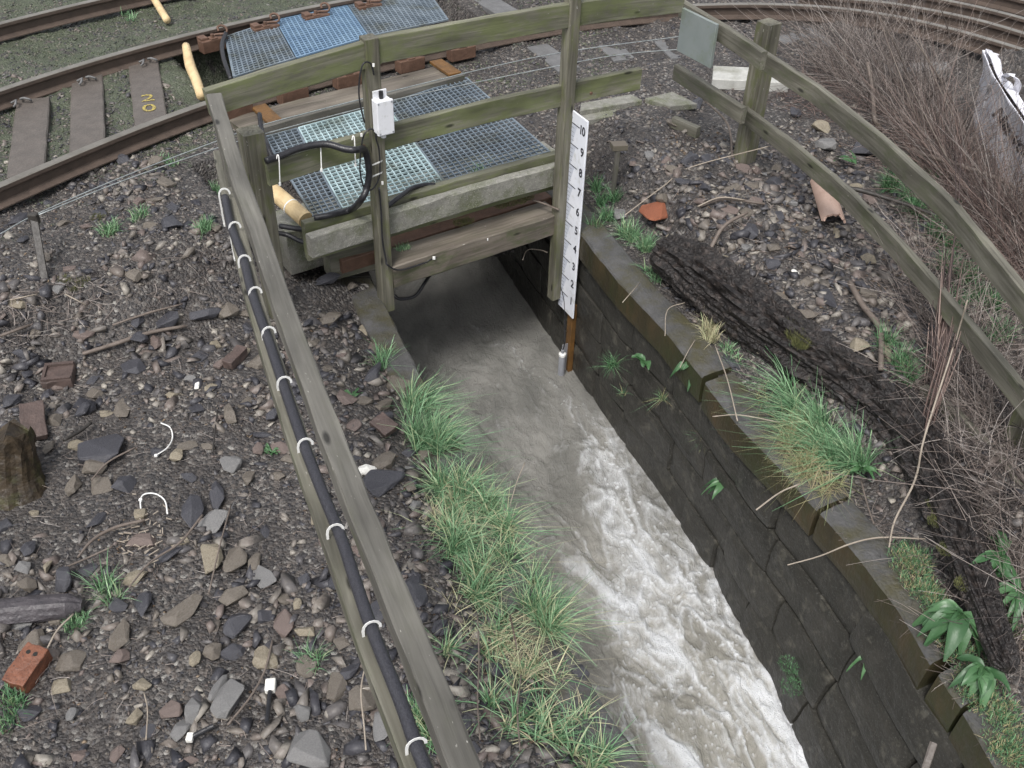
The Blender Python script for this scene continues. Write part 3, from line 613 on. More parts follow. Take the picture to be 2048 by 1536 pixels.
def bolt_at(px, py, z, off, par):
    c_ = at(px, py, z) + fa_ * off; link('bolt', mesh('bolt', *tubeVF([c_, c_ + fa_ * .008], .011, 6), 'rust'), par)
fa_ = V3(.565, -.825, 0)
for px, py, z in [(725, 262 + 28, 2.24), (700, 290, 2.24), (1180, 185, 2.26)]: bolt_at(px, py, z, .01, bf)
# white junction box on post A
fa = V3(.565, -.825, 0)
tb = thing('junction_box', 'small white plastic junction box screwed to the tall left post', 'junction box')
pb = V3(pA[0] - .01, pA[1] - .02, 0) + fa * .085 + BD3 * .02
zb = 2.44
box('body', pb + V3(0, 0, zb), BD3 * .052, fa * .030, V3(0, 0, .105), 'box_white', tb, .008)
LID = box('lid', pb + fa * .035 + V3(0, 0, zb), BD3 * .055, fa * .012, V3(0, 0, .108), 'box_white', tb, .006)
for sx_ in (-1, 1):
    for sz_ in (-1, 1):
        c_ = pb + fa * .046 + BD3 * .043 * sx_ + V3(0, 0, zb + .094 * sz_); link('screw', mesh('screw', *tubeVF([c_, c_ + fa * .003], .006, 8), 'sensor_grey'), LID)
box('bracket', pb - fa * .02 + V3(0, 0, zb + .12), BD3 * .045, fa * .006, V3(0, 0, .03), 'box_white', tb, .003)
V, Fc = tubeVF([pb + V3(0, 0, zb + .10), pb + V3(0, 0, zb + .15)], .013, 10); link('gland', mesh('gland', V, Fc, 'cable', smooth=False), tb)
V, Fc = tubeVF([pb + V3(0, 0, zb - .10), pb + V3(0, 0, zb - .14)], .016, 10); link('gland', mesh('gland', V, Fc, 'box_white', smooth=False), tb)

# cables on post A
fr = fa * .07
def onA(px, py, d=.075):
    # point on plane in front of post A facing the camera
    dirv = FW + RT * ((px - 1024) / 1024 / F) - UP * ((py - 768) / 1024 / F)
    p0 = V3(pA[0], pA[1], 0) + fa * d; t = np.dot(p0 - V3(0, 0, H), fa) / np.dot(dirv, fa); return V3(0, 0, H) + dirv * t
c1 = [onA(x, y) for x, y in [(748, 150), (742, 128), (728, 126), (720, 150), (718, 190), (724, 225), (729, 245)]]
tag(tube('cable', c1, .005, 'cable', n=8), 'thin black cable looping from the post top behind the white box', 'cable')
c2 = [onA(x, y) for x, y in [(753, 222), (754, 250), (752, 275), (758, 300), (760, 340), (756, 362), (745, 378), (733, 380), (726, 370), (720, 340), (722, 300), (728, 270), (740, 258), (750, 262)]]
tag(tube('cable', c2, .005, 'cable', n=8), 'thin black cable coiled in a loop round the post under the white box', 'cable')
c3 = [onA(x, y) for x, y in [(758, 375), (762, 420), (765, 480), (772, 520)]] + [at(775, 530, 1.4), at(800, 540, 1.32), at(850, 525, 1.30), at(868, 516, 1.31), at(970, 478, 1.31), at(1070, 442, 1.31), at(1108, 430, 1.32)]
tag(tube('cable', c3, .006, 'cable', n=6), 'thin black cable clipped along the face of the low timber beam', 'cable')
# fat conduit: from left fence corner along mid rail to post A and down
k1 = [at(532, 322, 2.34), at(560, 312, 2.34), at(600, 296, 2.35), at(650, 288, 2.35), at(690, 298, 2.33), at(712, 300, 2.32), onA(729, 300, .1), onA(738, 340, .1), onA(734, 375, .1), onA(722, 400, .1), at(700, 420, 1.75), at(660, 430, 1.76), at(628, 436, 1.75)]
tag(tube('conduit', k1, .021, 'cable', n=8), 'fat black conduit sagging along the middle rail to the tall post', 'conduit')
k2 = [at(560, 452, 1.55), at(600, 458, 1.56), at(640, 462, 1.62), at(655, 462, 1.66)]
tag(tube('conduit', k2, .018, 'cable', n=8), 'black conduit lying in the rubble at the left end of the concrete beam', 'conduit')
k2 = [at(548, 465, 1.52), at(575, 470, 1.5), at(600, 482, 1.48), at(625, 490, 1.48)]
tag(tube('conduit', k2, .016, 'cable', n=8), 'short black hose end half buried left of the concrete beam', 'conduit')
k2 = [at(776, 412, 1.76), at(800, 393, 1.78), at(825, 376, 1.76), at(850, 370, 1.74), at(870, 370, 1.73)]
tag(tube('conduit', k2, .016, 'cable', n=8), 'short black conduit climbing over the green board right of the post', 'conduit')
k2 = [at(788, 590, .95), at(800, 598, .93), at(830, 592, .92), at(850, 565, 1.0), at(860, 550, 1.1)]
tag(tube('conduit', k2, .013, 'cable', n=8), 'black cable hanging in a curve under the low timber beam', 'cable')
k2 = [at(519, 228, 1.9), at(524, 262, 1.85), at(535, 290, 1.85), at(545, 318, 1.8)]
tag(tube('conduit', k2, .017, 'cable', n=8), 'black twin cable dropping behind the short square post', 'cable')
# cable on the left lower rail
cpth = fl([(450, 395), (463, 455), (487, 520), (505, 590), (540, 690), (570, 780), (606, 885), (645, 985), (682, 1075), (710, 1160), (745, 1262), (800, 1400), (832, 1490), (880, 1610)], zlow + .02)
cpth[:, 2] += 0
tag(tube('cable', cpth, .023, 'cable_braid', n=8, k=12), 'thick ribbed black cable strapped along the lower fence rail', 'cable')
def tie_loop(px, py, zc, wpx, drop, label, grp='white cable ties round the thick black cable'):
    c = at(px, py, zc); d = V3(.38, -.92, 0); s = V3(.92, .38, 0)
    hw = wpx / 2007 * proj(c)[2] / 2
    P = []
    for a in np.linspace(-2.0, math.pi + .2, 12):
        if a < 0: P.append(c - s * hw * 1.05 + V3(0, 0, a / 2.0 * drop))
        else: P.append(c + s * hw * -math.cos(a) + V3(0, 0, .034 * math.sin(a)))
    P = [p for p in P]
    o = thing('cable_tie', label, 'cable tie', grp)
    V, Fc = sweep(np.array(P), [(.005, -.0012), (.005, .0012), (-.005, .0012), (-.005, -.0012)], up=tuple(d))[:2]
    sp_ = link('strap', mesh('strap', V, Fc, 'tie'), o)
    V, Fc = boxVF(P[0] + V3(0, 0, -.004), s * .004, d * .007, V3(0, 0, .008)); link('buckle', mesh('buckle', V, Fc, 'tie'), sp_)
tps = [(449, 388), (470, 455), (489, 522), (511, 586), (538, 666), (569, 766), (611, 890), (671, 1062), (744, 1256), (833, 1490)]
nm = ['topmost white tie on the thick cable, level with the pale pole', 'second white tie from the top of the thick cable', 'white tie on the thick cable beside the short post', 'white tie on the thick cable at the foot of the short post',
      'white tie on the thick cable below the short post foot', 'white tie on the thick cable level with the white scrap', 'white tie on the thick cable above the white stone chip', 'white tie on the thick cable beside the cream stones', 'white tie above the lowest one on the thick cable', 'lowest white tie on the thick cable at the picture bottom']
for (x, y), l in zip(tps, nm): tie_loop(x, y, zlow + .035, 21 + (y - 388) * .017, .19, l)
for x, y, l in [(557, 318, 'white tie hanging left on the fat conduit of the middle rail'), (640, 290, 'long white tie at the middle of the fat conduit'), (708, 280, 'curved white tie where the fat conduit meets the tall post')]:
    o = thing('cable_tie', l, 'cable tie', 'white cable ties on the middle rail conduit')
    P = [at(x - 4, y, 2.34), at(x - 2, y - 8, 2.36), at(x + 1, y, 2.34), at(x + 3, y + 50, 2.2)]
    V, Fc = tubeVF(spline(P, 5), .0035, 5); link('strap', mesh('strap', V, Fc, 'tie'), o)
    V, Fc = boxVF(P[-1], V3(.006, 0, 0), V3(0, .006, 0), V3(0, 0, .008)); link('buckle', mesh('buckle', V, Fc, 'tie'), o)
for y, l in [(325, 'upper white tie round the tall left post'), (348, 'lower white tie round the tall left post')]:
    P = [onA(733, y - 3, .03), onA(745, y + 5, .078), onA(762, y - 2, .078), onA(768, y - 6, .03)]
    V, Fc = sweep(np.array(P), [(.005, -.001), (.005, .001), (-.005, .001), (-.005, -.001)], up=tuple(fa))[:2]
    tag(link('cable_tie', mesh('cable_tie', V, Fc, 'tie')), l, 'cable tie', 'white cable ties round the tall left post')
for k_, (x, y) in enumerate([(756, 262), (752, 250), (723, 270), (765, 366), (735, 376), (747, 130)]):
    V, Fc = boxVF(onA(x, y, .082), V3(.006, 0, 0), V3(0, .005, 0), V3(0, 0, .009))
    tag(link('cable_clip', mesh('cable_clip', V, Fc, 'tie')), 'tiny white clip pinning the thin cable to the tall left post', 'clip', 'white clips on the tall left post')
for k_, (x, y) in enumerate([(868, 516), (974, 478), (1078, 442)]):
    V, Fc = boxVF(at(x, y, 1.325), V3(.009, 0, 0), V3(0, .007, 0), V3(0, 0, .009))
    tag(link('cable_clip', mesh('cable_clip', V, Fc, 'tie')), ['left white clip on the low beam cable', 'middle white clip on the low beam cable', 'right white clip on the low beam cable near the gauge'][k_], 'clip', 'white clips on the low beam cable')

# gauge board
gd = V3(.40, -.917, 0)              # along the channel, towards the viewer
P0 = at(1145, 217, 2.15); P1 = at(1179, 243, 2.15)
gd = (P1 - P0); gd[2] = 0; gw = np.linalg.norm(gd); gd /= gw; gn = np.cross(V3(0, 0, 1), gd); gn = -gn if gn @ (V3(0, 0, H) - P0) < 0 else gn
def hrow(py, base):
    lo, hi = -1., 4.9
    for _ in range(50):
        m_ = (lo + hi) / 2
        if proj((base[0], base[1], m_))[1] > py: lo = m_
        else: hi = m_
    return lo
gbse = V3(P0[0], P0[1], 0)
zT = 2.15; zB = hrow(607, gbse)
gb_ = thing('gauge_board', 'white water level gauge board numbered 1 to 10 on the tall right post', 'gauge board')
cz = (zT + zB) / 2; cc = gbse + gd * gw / 2 + V3(0, 0, cz) + gn * .008
BRD = box('board', cc, gd * gw / 2, gn * .006, V3(0, 0, (zT - zB) / 2), 'board_white', gb_, .003)
face = gbse + gn * .0155
def on_board(s, z): return face + gd * s * gw + V3(0, 0, z)
rows = {}
zz10 = hrow(243 - 3, gbse + gd * 0); zz1 = hrow(575, gbse + gd * 0)
Mrot = Matrix((( -0, 0, 0), (0, 0, 0), (0, 0, 0)))
xax = gd; zax = gn; yax = V3(0, 0, 1)
if np.dot(np.cross(xax, yax), zax) < 0: pass
parts = []; sh = []
stepz = (zz10 - zz1) / 9
for k_ in range(1, 11):
    z = zz1 + stepz * (k_ - 1)
    parts.append(boxVF(on_board(.30, z), gd * gw * .29, gn * .0006, V3(0, 0, .003)))
    V = [on_board(.02, z - .004), on_board(.44, z - .004), on_board(.20, z - stepz * .97), on_board(.02, z - stepz * .97)]
    V = [v - gn * .0006 for v in V] + [v - gn * .0012 for v in V]
    sh.append((np.array(V), [(0, 1, 2, 3), (7, 6, 5, 4), (0, 4, 5, 1), (1, 5, 6, 2), (2, 6, 7, 3), (3, 7, 4, 0)]))
    for j in range(1, 5):
        parts.append(boxVF(on_board(.16, z - stepz * j / 5), gd * gw * .13, gn * .0003, V3(0, 0, .0009)))
    c = on_board(.92, z - .008)
    textobj('numeral', str(k_), .088, 'ink', Matrix(((xax[0] * .95, yax[0], zax[0], c[0]), (xax[1] * .95, yax[1], zax[1], c[1]), (xax[2], yax[2], zax[2], c[2]), (0, 0, 0, 1))), BRD, .0022, ax='RIGHT', sp=.85)
for V, Fc in parts: link('graduation_mark', mesh('graduation_mark', V, Fc, 'ink'), BRD)
V, Fc = join(sh); link('shaded_scale', mesh('shaded_scale', V, Fc, 'board_grey'), BRD)
for z in (zT - .045, zz1 + stepz * 6 - .07, zB + .05):
    V, Fc = tubeVF([on_board(.14, z) - gn * .004, on_board(.14, z) + gn * .003], .006, 8); link('screw', mesh('screw', V, Fc, 'sensor_grey'), gb_)
# rusty upright below the board + sensor
gs = gbse + gd * gw * .72 - gn * .02
tag(box('steel_upright', gs + V3(0, 0, (zB + .1) / 2 - .2), gd * .035, gn * .02, V3(0, 0, (zB + .1) / 2 + .2), 'rust_orange', b=.003), 'rusty steel flat standing in the water under the gauge board', 'upright')
se = thing('level_sensor', 'grey cylindrical water level sensor on a thin bracket just above the stream', 'sensor')
sc_ = gs + gn * .085 + gd * .035
V, Fc = tubeVF([sc_ + V3(0, 0, -.12), sc_ + V3(0, 0, .20), sc_ + V3(0, 0, .205)], [.027, .027, .024], 20); link('body', mesh('body', V, Fc, 'sensor_grey'), se)
V, Fc = tubeVF([sc_ + V3(0, 0, .195), sc_ + V3(0, 0, .215), sc_ + V3(0, 0, .222)], [.029, .029, .02], 20); link('collar', mesh('collar', V, Fc, 'tie'), se)
V, Fc = tubeVF([sc_ + V3(0, 0, .22), sc_ + V3(0, 0, .25)], .012, 12); link('cap', mesh('cap', V, Fc, 'sensor_grey'), se)
box('bracket', gs + gn * .040 + V3(0, 0, .08), gd * .002, gn * .03, V3(0, 0, .19), 'sensor_grey', se, 0)
link('sensor_lead', mesh('sensor_lead', *tubeVF(spline([sc_ + V3(0, 0, .25), sc_ + V3(.01, 0, .32), on_board(.5, zB - .03), on_board(.36, zB + .10), on_board(.02, zB + .22), on_board(-.06, zB + .4), on_board(-.1, 1.3)], 6), .004, 6), 'cable', smooth=True), se)
for x, y in [(1126, 447), (1120, 545)]:
    V, Fc = boxVF(at(x, y, hrow(y, gbse)), V3(.005, 0, 0), V3(0, .005, 0), V3(0, 0, .01)); tag(link('cable_clip', mesh('cable_clip', V, Fc, 'tie')), 'tiny white clip on the edge of the tall right post beside the gauge board', 'clip', 'white clips on the tall right post')

# ================================================================== TRACK
RZ = 1.70
railprof = [(.035, 0), (.036, -.03), (.030, -.042), (.009, -.055), (.009, -.125), (.03, -.137), (.07, -.148), (.07, -.159), (-.07, -.159), (-.07, -.148), (-.03, -.137), (-.009, -.125), (-.009, -.055), (-.030, -.042), (-.036, -.03), (-.035, 0), (-.025, .004), (.025, .004)]
railprof = [(a_, b_ * .82) for a_, b_ in railprof]
def steel_rail(P, label, z=RZ):
    P = resample(spline(np.array(P), 8), .15)
    V, Fc, g = sweep(P, railprof); k = len(railprof)
    mi = [1 if (j in (14, 15, 16, 17)) and i < len(Fc) - 2 else 0 for i in range(len(Fc)) for j in [i % k]]
    tag(link('steel_rail', mesh('steel_rail', V, Fc, ['rail_rust', 'rail_head'], midx=mi)), label, 'rail', 'curved running rails of the railway')
    return P
NRp = [(-420, 560), (-200, 455), (0, 368), (137, 312), (273, 253), (410, 199), (560, 158), (700, 121), (900, 76), (1100, 38), (1250, 14), (1362, 0), (1407, 2), (1560, 4), (1700, 12), (1773, 20), (1842, 36), (1930, 60), (2020, 88), (2130, 125)]
NR = fl([p for p in NRp if p[0] not in (1362, 1407, 1842)], RZ)
NR = np.vstack([NR[:1] * 2 - NR[1:2] + (NR[:1] - NR[1:2]) * 3, NR, NR[-1:] + (NR[-1:] - NR[-2:-1]) * 8]); NR = resample(spline(NR, 6), .12)
# smooth the line
for _ in range(60): NR[1:-1] = (NR[:-2] + 2 * NR[1:-1] + NR[2:]) / 4
steel_rail(NR, 'nearest running rail, passing right behind the bridge fence')
T_ = np.gradient(NR, axis=0); T_ /= np.linalg.norm(T_, axis=1)[:, None]; NO = np.stack([-T_[:, 1], T_[:, 0], np.zeros(len(T_))], 1)
def offs(d):
    P = NR + NO * d
    for _ in range(30): P[1:-1] = (P[:-2] + 2 * P[1:-1] + P[2:]) / 4
    return P
FR = offs(1.38); steel_rail(FR, 'second running rail, beyond the blue gratings')
TR = offs(2.72); steel_rail(TR, 'third running rail, on the far track at the top left corner')
steel_rail(fl([(1600, -14), (1680, -4), (1760, 3), (1842, 16), (1950, 38), (2060, 70), (2200, 118)], RZ), 'second running rail at the right, just above the nearest rail at the top corner')
steel_rail(fl([(1800, -16), (1860, -6), (1950, 12), (2060, 40), (2200, 85)], RZ), 'third running rail at the right in the very top corner')
steel_rail(offs(4.1), 'farthest running rail, only at the top edge of the picture')
def nearest(P, q):
    i = int(np.argmin(np.linalg.norm(P[:, :2] - q[:2], axis=1))); t = P[min(i + 1, len(P) - 1)] - P[max(i - 1, 0)]; t[2] = 0
    return P[i], t / np.linalg.norm(t), i
SLG = 'brown sleepers between the running rails'
def sleeper(f, g_, label, m='sleeper', w_=.25, e0=.0, e1=.2):
    p, q = at(*f, 1.585), at(*g_, 1.585); d = (q - p); d[2] = 0; d /= np.linalg.norm(d)
    o = thing('sleeper', label, 'sleeper', SLG if m == 'sleeper' else 'grey sleeper ends right of the bridge')
    s0 = p - d * e0; s1 = q + d * e1; s0[2] = s1[2] = 1.54
    beam('timber', [s0, s1], w_, .09, m, o, c=.008)
    return o, p, q, d
s_, p_, q_, d_ = sleeper((303, 250), (285, 118), 'brown sleeper with faded yellow painted numbers, right beside the pale pole')
c = p_ * .70 + q_ * .30; ex = np.array([d_[1], -d_[0], 0]); ey = d_
for ch, off, wd_s in (('2', .10, 1.0), ('0', -.10, 1.0)):
    cc_ = c + ey * off
    textobj('painted_number', ch, .21, 'paint_yellow', Matrix(((ex[0] * 1.1, ey[0] * .9, 0, cc_[0]), (ex[1] * 1.1, ey[1] * .9, 0, cc_[1]), (0, 0, 1, 1.589), (0, 0, 0, 1))), s_, .001, .0006)
CL = []
sleeper((174, 302), (174, 164), 'plain brown sleeper, second from the left edge')
sleeper((50, 352), (64, 218), 'brown sleeper nearest the left edge')
sleeper((-75, 400), (-50, 270), 'brown sleeper just outside the left edge')
sleeper((1020, 26), (955, -12), 'grey sleeper top seen between the rails above the fence', 'sleeper_grey')
for f, g_, l in [((1140, 130), (1085, 90), 'grey sleeper left of the tall right post'), ((1252, 112), (1205, 68), 'grey sleeper just right of the tall right post'), ((1368, 108), (1322, 66), 'grey sleeper beside the grey steel plate'), ((1592, 78), (1555, 50), 'grey sleeper end behind the short right post'), ((1655, 86), (1618, 56), 'grey sleeper end right of the short right post')]:
    sleeper(f, g_, l, 'sleeper_grey', w_=.22, e1=.1)[0].location.z = -.035
# bridge rail chairs
def chair(P, px, py, z, label, side=-1):
    q = at(px, py, z); p, t, i = nearest(P, q); n_ = V3(-t[1], t[0], 0) * side
    s = np.dot(q - p, t); p = p + t * s; base = V3(p[0], p[1], 0)
    o = thing('rail_chair', label, 'rail chair', 'rusty rail chairs on the bridge')
    c = base + n_ * .155 + V3(0, 0, 1.625)
    box('base_block', c, t * .125, n_ * .05, V3(0, 0, .055), 'rust', o, .008)
    box('shoulder', c - t * .085 - n_ * .02 + V3(0, 0, .058), t * .035, n_ * .045, V3(0, 0, .02), 'rust', o, .006)
    w0 = c - t * .005 + n_ * .012 + V3(0, 0, .058)
    WS = box('washer', w0, t * .034, n_ * .036, V3(0, 0, .008), 'rust', o, .004)
    V, Fc = tubeVF([w0, w0 + V3(0, 0, .035)], .017, 6); link('bolt', mesh('bolt', V, Fc, 'rust'), WS)
    k = c + t * .075 + V3(0, 0, .065)
    P_ = [k - t * .05 - n_ * .03, k - t * .01 - n_ * .0 + V3(0, 0, .008), k + t * .035 + n_ * .03 + V3(0, 0, .012), k + t * .065 + n_ * .02 + V3(0, 0, .03), k + t * .07 - n_ * .02 + V3(0, 0, .05), k + t * .045 - n_ * .045 + V3(0, 0, .06), k + t * .01 - n_ * .045 + V3(0, 0, .05), k - t * .0 - n_ * .01 + V3(0, 0, .03)]
    link('spring_clip', mesh('spring_clip', *tubeVF(spline(P_, 5), .0105, 8), 'rust', smooth=True), o)
for px, py, l in [(478, 212, 'leftmost rail chair on the near rail, behind the short post'), (591, 178, 'rail chair on the near rail between the short post and the white box'), (702, 148, 'rail chair half hidden left of the white box'), (829, 119, 'rail chair on the near rail just right of the white box'), (930, 95, 'rail chair at the right end of the near rail steelwork')]:
    chair(NR, px, py, 1.69, l)
for px, py, l in [(412, 66, 'far rail chair left of the blue gratings'), (513, 38, 'far rail chair at the left corner of the blue grating'), (608, 12, 'far rail chair above the blue grating'), (715, -8, 'far rail chair cut by the top edge of the picture')]:
    chair(FR, px, py, 1.69, l)
# spring clips on ordinary sleepers (far rail, near side)
for px, py, l in [(283, 118, 'curled rail clips on the sleeper with yellow numbers'), (174, 163, 'curled rail clips on the second sleeper from the left'), (65, 217, 'curled rail clips on the sleeper nearest the left edge')]:
    q = at(px, py, 1.6); p, t, i = nearest(FR, q); n_ = V3(t[1], -t[0], 0); s = np.dot(q - p, t); p = p + t * s
    o = thing('rail_clip', l, 'rail clip', 'curled clips holding the far rail')
    for sg in (-1, 1):
        c = V3(p[0], p[1], 1.60) + n_ * .11 + t * .03 * sg
        P_ = [c - n_ * .05 + t * .02 * sg, c - n_ * .02 - t * .01 * sg + V3(0, 0, .02), c + n_ * .01 + t * .005 * sg + V3(0, 0, .03), c + n_ * .04 + t * .03 * sg + V3(0, 0, .02), c + n_ * .03 + t * .045 * sg]
        link('spring', mesh('spring', *tubeVF(spline(P_, 5), .009, 7), 'sleeper_grey', smooth=True), o)
# steel angle along back of near gratings + tie plates + bearer timber beneath the near rail
sa = fl([(505, 258), (547, 246), (640, 220), (800, 180), (926, 148)], 1.72)
tag(beam('steel_angle', sa - V3(0, 0, .045), .05, .09, 'wood_grey'), 'long grey steel edge strip behind the near gratings', 'edge strip')
st = sa + BN3 * .27; st[:, 2] = 1.575
tag(beam('longitudinal_timber', st, .46, .07, 'wood_brown'), 'rusty brown longitudinal bearer under the near rail on the bridge', 'bearer')
for px, py, l in [(546, 240, 'rusty tie plate behind the short post'), (905, 145, 'rusty tie plate at the right end of the grey edge strip')]:
    q = at(px, py, 1.63); tag(box('tie_plate', q + BN3 * .12, BD3 * .06, BN3 * .17, V3(0, 0, .012), 'rust_orange', b=.003), l, 'plate', 'rusty tie plates on the bridge')
# steel kerb under the far gratings edge: dark box
# gratings
def grating(quad, z, m, label, cell=.048, bar=.0085, dep=.014, grp='walkway gratings beside the near rail'):
    a, b_, c, d = [at(x, y, z) for x, y in quad]       # front-left, front-right, back-right, back-left
    lu = (np.linalg.norm(b_ - a) + np.linalg.norm(c - d)) / 2; lv = (np.linalg.norm(d - a) + np.linalg.norm(c - b_)) / 2
    nu, nv = max(2, round(lu / cell)), max(2, round(lv / cell)); parts = []
    def pt(u, v): return (a * (1 - u) + b_ * u) * (1 - v) + (d * (1 - u) + c * u) * v
    for i in range(nu + 1):
        p, q = pt(i / nu, 0), pt(i / nu, 1); t = (q - p) / 2; s = np.cross(t, V3(0, 0, 1)); s /= np.linalg.norm(s); w_ = bar * (1.7 if i in (0, nu) else 1) / 2
        parts.append(boxVF((p + q) / 2 - V3(0, 0, dep / 2), t, s * w_, V3(0, 0, dep / 2)))
    for i in range(nv + 1):
        p, q = pt(0, i / nv), pt(1, i / nv); t = (q - p) / 2; s = np.cross(t, V3(0, 0, 1)); s /= np.linalg.norm(s); w_ = bar * (1.7 if i in (0, nv) else 1) / 2
        parts.append(boxVF((p + q) / 2 - V3(0, 0, dep / 2 - .0015), t, s * w_, V3(0, 0, dep / 2)))
    V, Fc = join(parts); tag(link('grating', mesh('grating', V, Fc, m)), label, 'grating', grp)
ZG = 1.68
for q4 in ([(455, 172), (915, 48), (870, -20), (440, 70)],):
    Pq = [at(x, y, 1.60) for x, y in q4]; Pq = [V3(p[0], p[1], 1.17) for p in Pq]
    tag(link('walkway_shade_sheet', mesh('walkway_shade_sheet', Pq, [(0, 1, 2, 3)], 'wall_back_and_shade')), kind='structure')  # added near-black sheet; its colour stands in for the shade below the far gratings
grating([(627, 432), (682, 416), (594, 256), (530, 273)], ZG, 'grate_dark', 'dark grey walkway grating panel at the left end, next to the pale log')
grating([(685, 415), (885, 362), (771, 208), (597, 255)], ZG, 'grate_light', 'pale turquoise walkway grating panel in the middle, behind the tall left post')
grating([(888, 361), (1099, 302), (933, 155), (773, 207)], ZG, 'grate_dark', 'dark blue grey walkway grating panel at the right end')
grating([(468, 152), (590, 115), (549, 41), (451, 73)], 1.66, 'grate_dark', 'dark grey grating panel between the rails, leftmost', grp='gratings between the rails', bar=.012)
grating([(592, 114), (737, 72), (694, 10), (551, 40)], 1.66, 'grate_blue', 'bright blue grating panel between the rails', grp='gratings between the rails', bar=.012)
grating([(739, 71), (895, 38), (862, -8), (696, 9)], 1.66, 'grate_dark', 'grey grating panel between the rails, rightmost', grp='gratings between the rails', bar=.012)
tag(tube('conduit', [at(452, 66, 1.7), at(444, 90, 1.68), at(448, 120, 1.66), at(462, 158, 1.62)], .02, 'cable', n=8), 'dark hose bent round the left edge of the blue gratings', 'conduit')

# signal wires and peg
wz = 1.78
Wi = [([(-60, 492), (0, 468), (72, 429), (250, 352), (432, 283), (520, 251), (700, 204), (850, 166), (1100, 109), (1359, 73), (1450, 60)], 'upper of the two thin signal wires passing left to right behind the fence'),
      ([(72, 432), (250, 360), (432, 297), (528, 268), (740, 212), (850, 186), (1100, 135), (1250, 108), (1420, 95)], 'lower of the two thin signal wires passing left to right behind the fence')]
for P, l in Wi:
    tag(tube('signal_wire', fl(P, wz), .0042, 'wire', k=6), l, 'wire', 'thin grey signal wires')
pg = thing('wire_peg', 'black iron peg standing in the ballast and carrying the signal wires', 'peg')
pgb = gp(91, 592); pgt = pgb.copy(); pgt[2] = 1.80
bb = at(68, 437, 1.80); 
V, Fc, _g = sweep(np.array([pgb - V3(0, 0, .1), V3(bb[0], bb[1], 1.80)]), rect(.045, .02, .003)); link('stem', mesh('stem', V, Fc, 'twig_dark'), pg)
box('head', V3(bb[0], bb[1], 1.80), V3(.03, 0, 0), V3(0, .02, 0), V3(0, 0, .035), 'twig_dark', pg, .008)

# concrete slabs & kerbs
def slab(name, quad, z, th, m, label, cat='slab', grp=None):
    P = [at(x, y, z) for x, y in quad]; V = P + [p - V3(0, 0, th) for p in P]
    if np.cross(P[1] - P[0], P[2] - P[1])[2] < 0: V = P[::-1] + [p - V3(0, 0, th) for p in P[::-1]]
    o = link(name, mesh(name, V, [(0, 1, 2, 3), (7, 6, 5, 4), (0, 4, 5, 1), (1, 5, 6, 2), (2, 6, 7, 3), (3, 7, 4, 0)], m)); bev(o, .006)
    return tag(o, label, cat, grp)
slab('concrete_slab', [(1425, 158), (1580, 166), (1535, 136), (1427, 131)], 1.62, .09, 'concrete_pale', 'clean pale concrete slab lying behind the short right post')
slab('trough_lid', [(1160, 222), (1285, 200), (1262, 188), (1162, 206)], 1.60, .06, 'concrete', 'flat pale trough lid right of the tall right post')
slab('trough_lid', [(1164, 242), (1245, 228), (1235, 214), (1163, 229)], 1.56, .05, 'wood_grey' if 0 else 'concrete', 'broken trough lid in front of the flat pale one', 'slab')
slab('concrete_slab', [(1290, 196), (1340, 212), (1395, 207), (1345, 183)], 1.60, .05, 'concrete', 'tilted grey slab under the cut end of the middle fence rail')
slab('concrete_slab', [(1770, 143), (1905, 138), (1895, 122), (1768, 127)], 1.62, .08, 'stone_grey', 'grey concrete slab among the twigs left of the white bag')
slab('kerb_stone', [(-40, 745), (75, 682), (62, 664), (-40, 715)], 1.30, .10, 'coping', 'flat grey kerb stone at the left edge below the iron peg', 'kerb', 'old kerb stones left of the fence')
slab('kerb_stone', [(78, 680), (150, 655), (138, 632), (66, 662)], 1.31, .10, 'coping', 'second flat grey kerb stone below the iron peg', 'kerb', 'old kerb stones left of the fence')
slab('kerb_stone', [(330, 540), (440, 497), (434, 487), (322, 526)], 1.42, .10, 'coping', 'mossy narrow kerb stone running up to the lower fence rail', 'kerb', 'old kerb stones left of the fence')

# pale poles, logs and so on
o = thing('cut_pole', 'short thick yellow pole with white tie, beside the dark grating', 'pole')
a, b_ = at(543, 380, 1.72), at(612, 440, 1.66)
link('pole', mesh('pole', *tubeVF(spline([a, a * .6 + b_ * .4 + V3(0, 0, .004), b_], 8), .055, 18), 'pole_pale', smooth=False), o)
m1 = a * .42 + b_ * .58; dd = (b_ - a) / np.linalg.norm(b_ - a)
link('tie', mesh('tie', *tubeVF([m1 - dd * .005, m1 + dd * .005], .0585, 18, caps=True), 'tie'), o)
tag(tube('peeled_pole', [at(372, 92, 1.66), at(380, 130, 1.62), at(392, 160, 1.61), at(403, 192, 1.60)], [.035, .045, .042, .04], 'pole_pale', k=12), 'peeled yellow pole lying between the rails left of the gratings', 'pole')
tag(tube('peeled_pole', [at(304, -10, 1.62), at(318, 14, 1.60), at(334, 40, 1.60)], .035, 'pole_pale', k=12), 'peeled yellow pole beyond the second rail at the top', 'pole')
tag(beam('metal_strip', [at(1850, 1540, 1.2), at(1868, 1486, 1.24)], .03, .008, 'sleeper'), 'flat grey metal strip sticking out by the coping at the bottom right', 'strip')
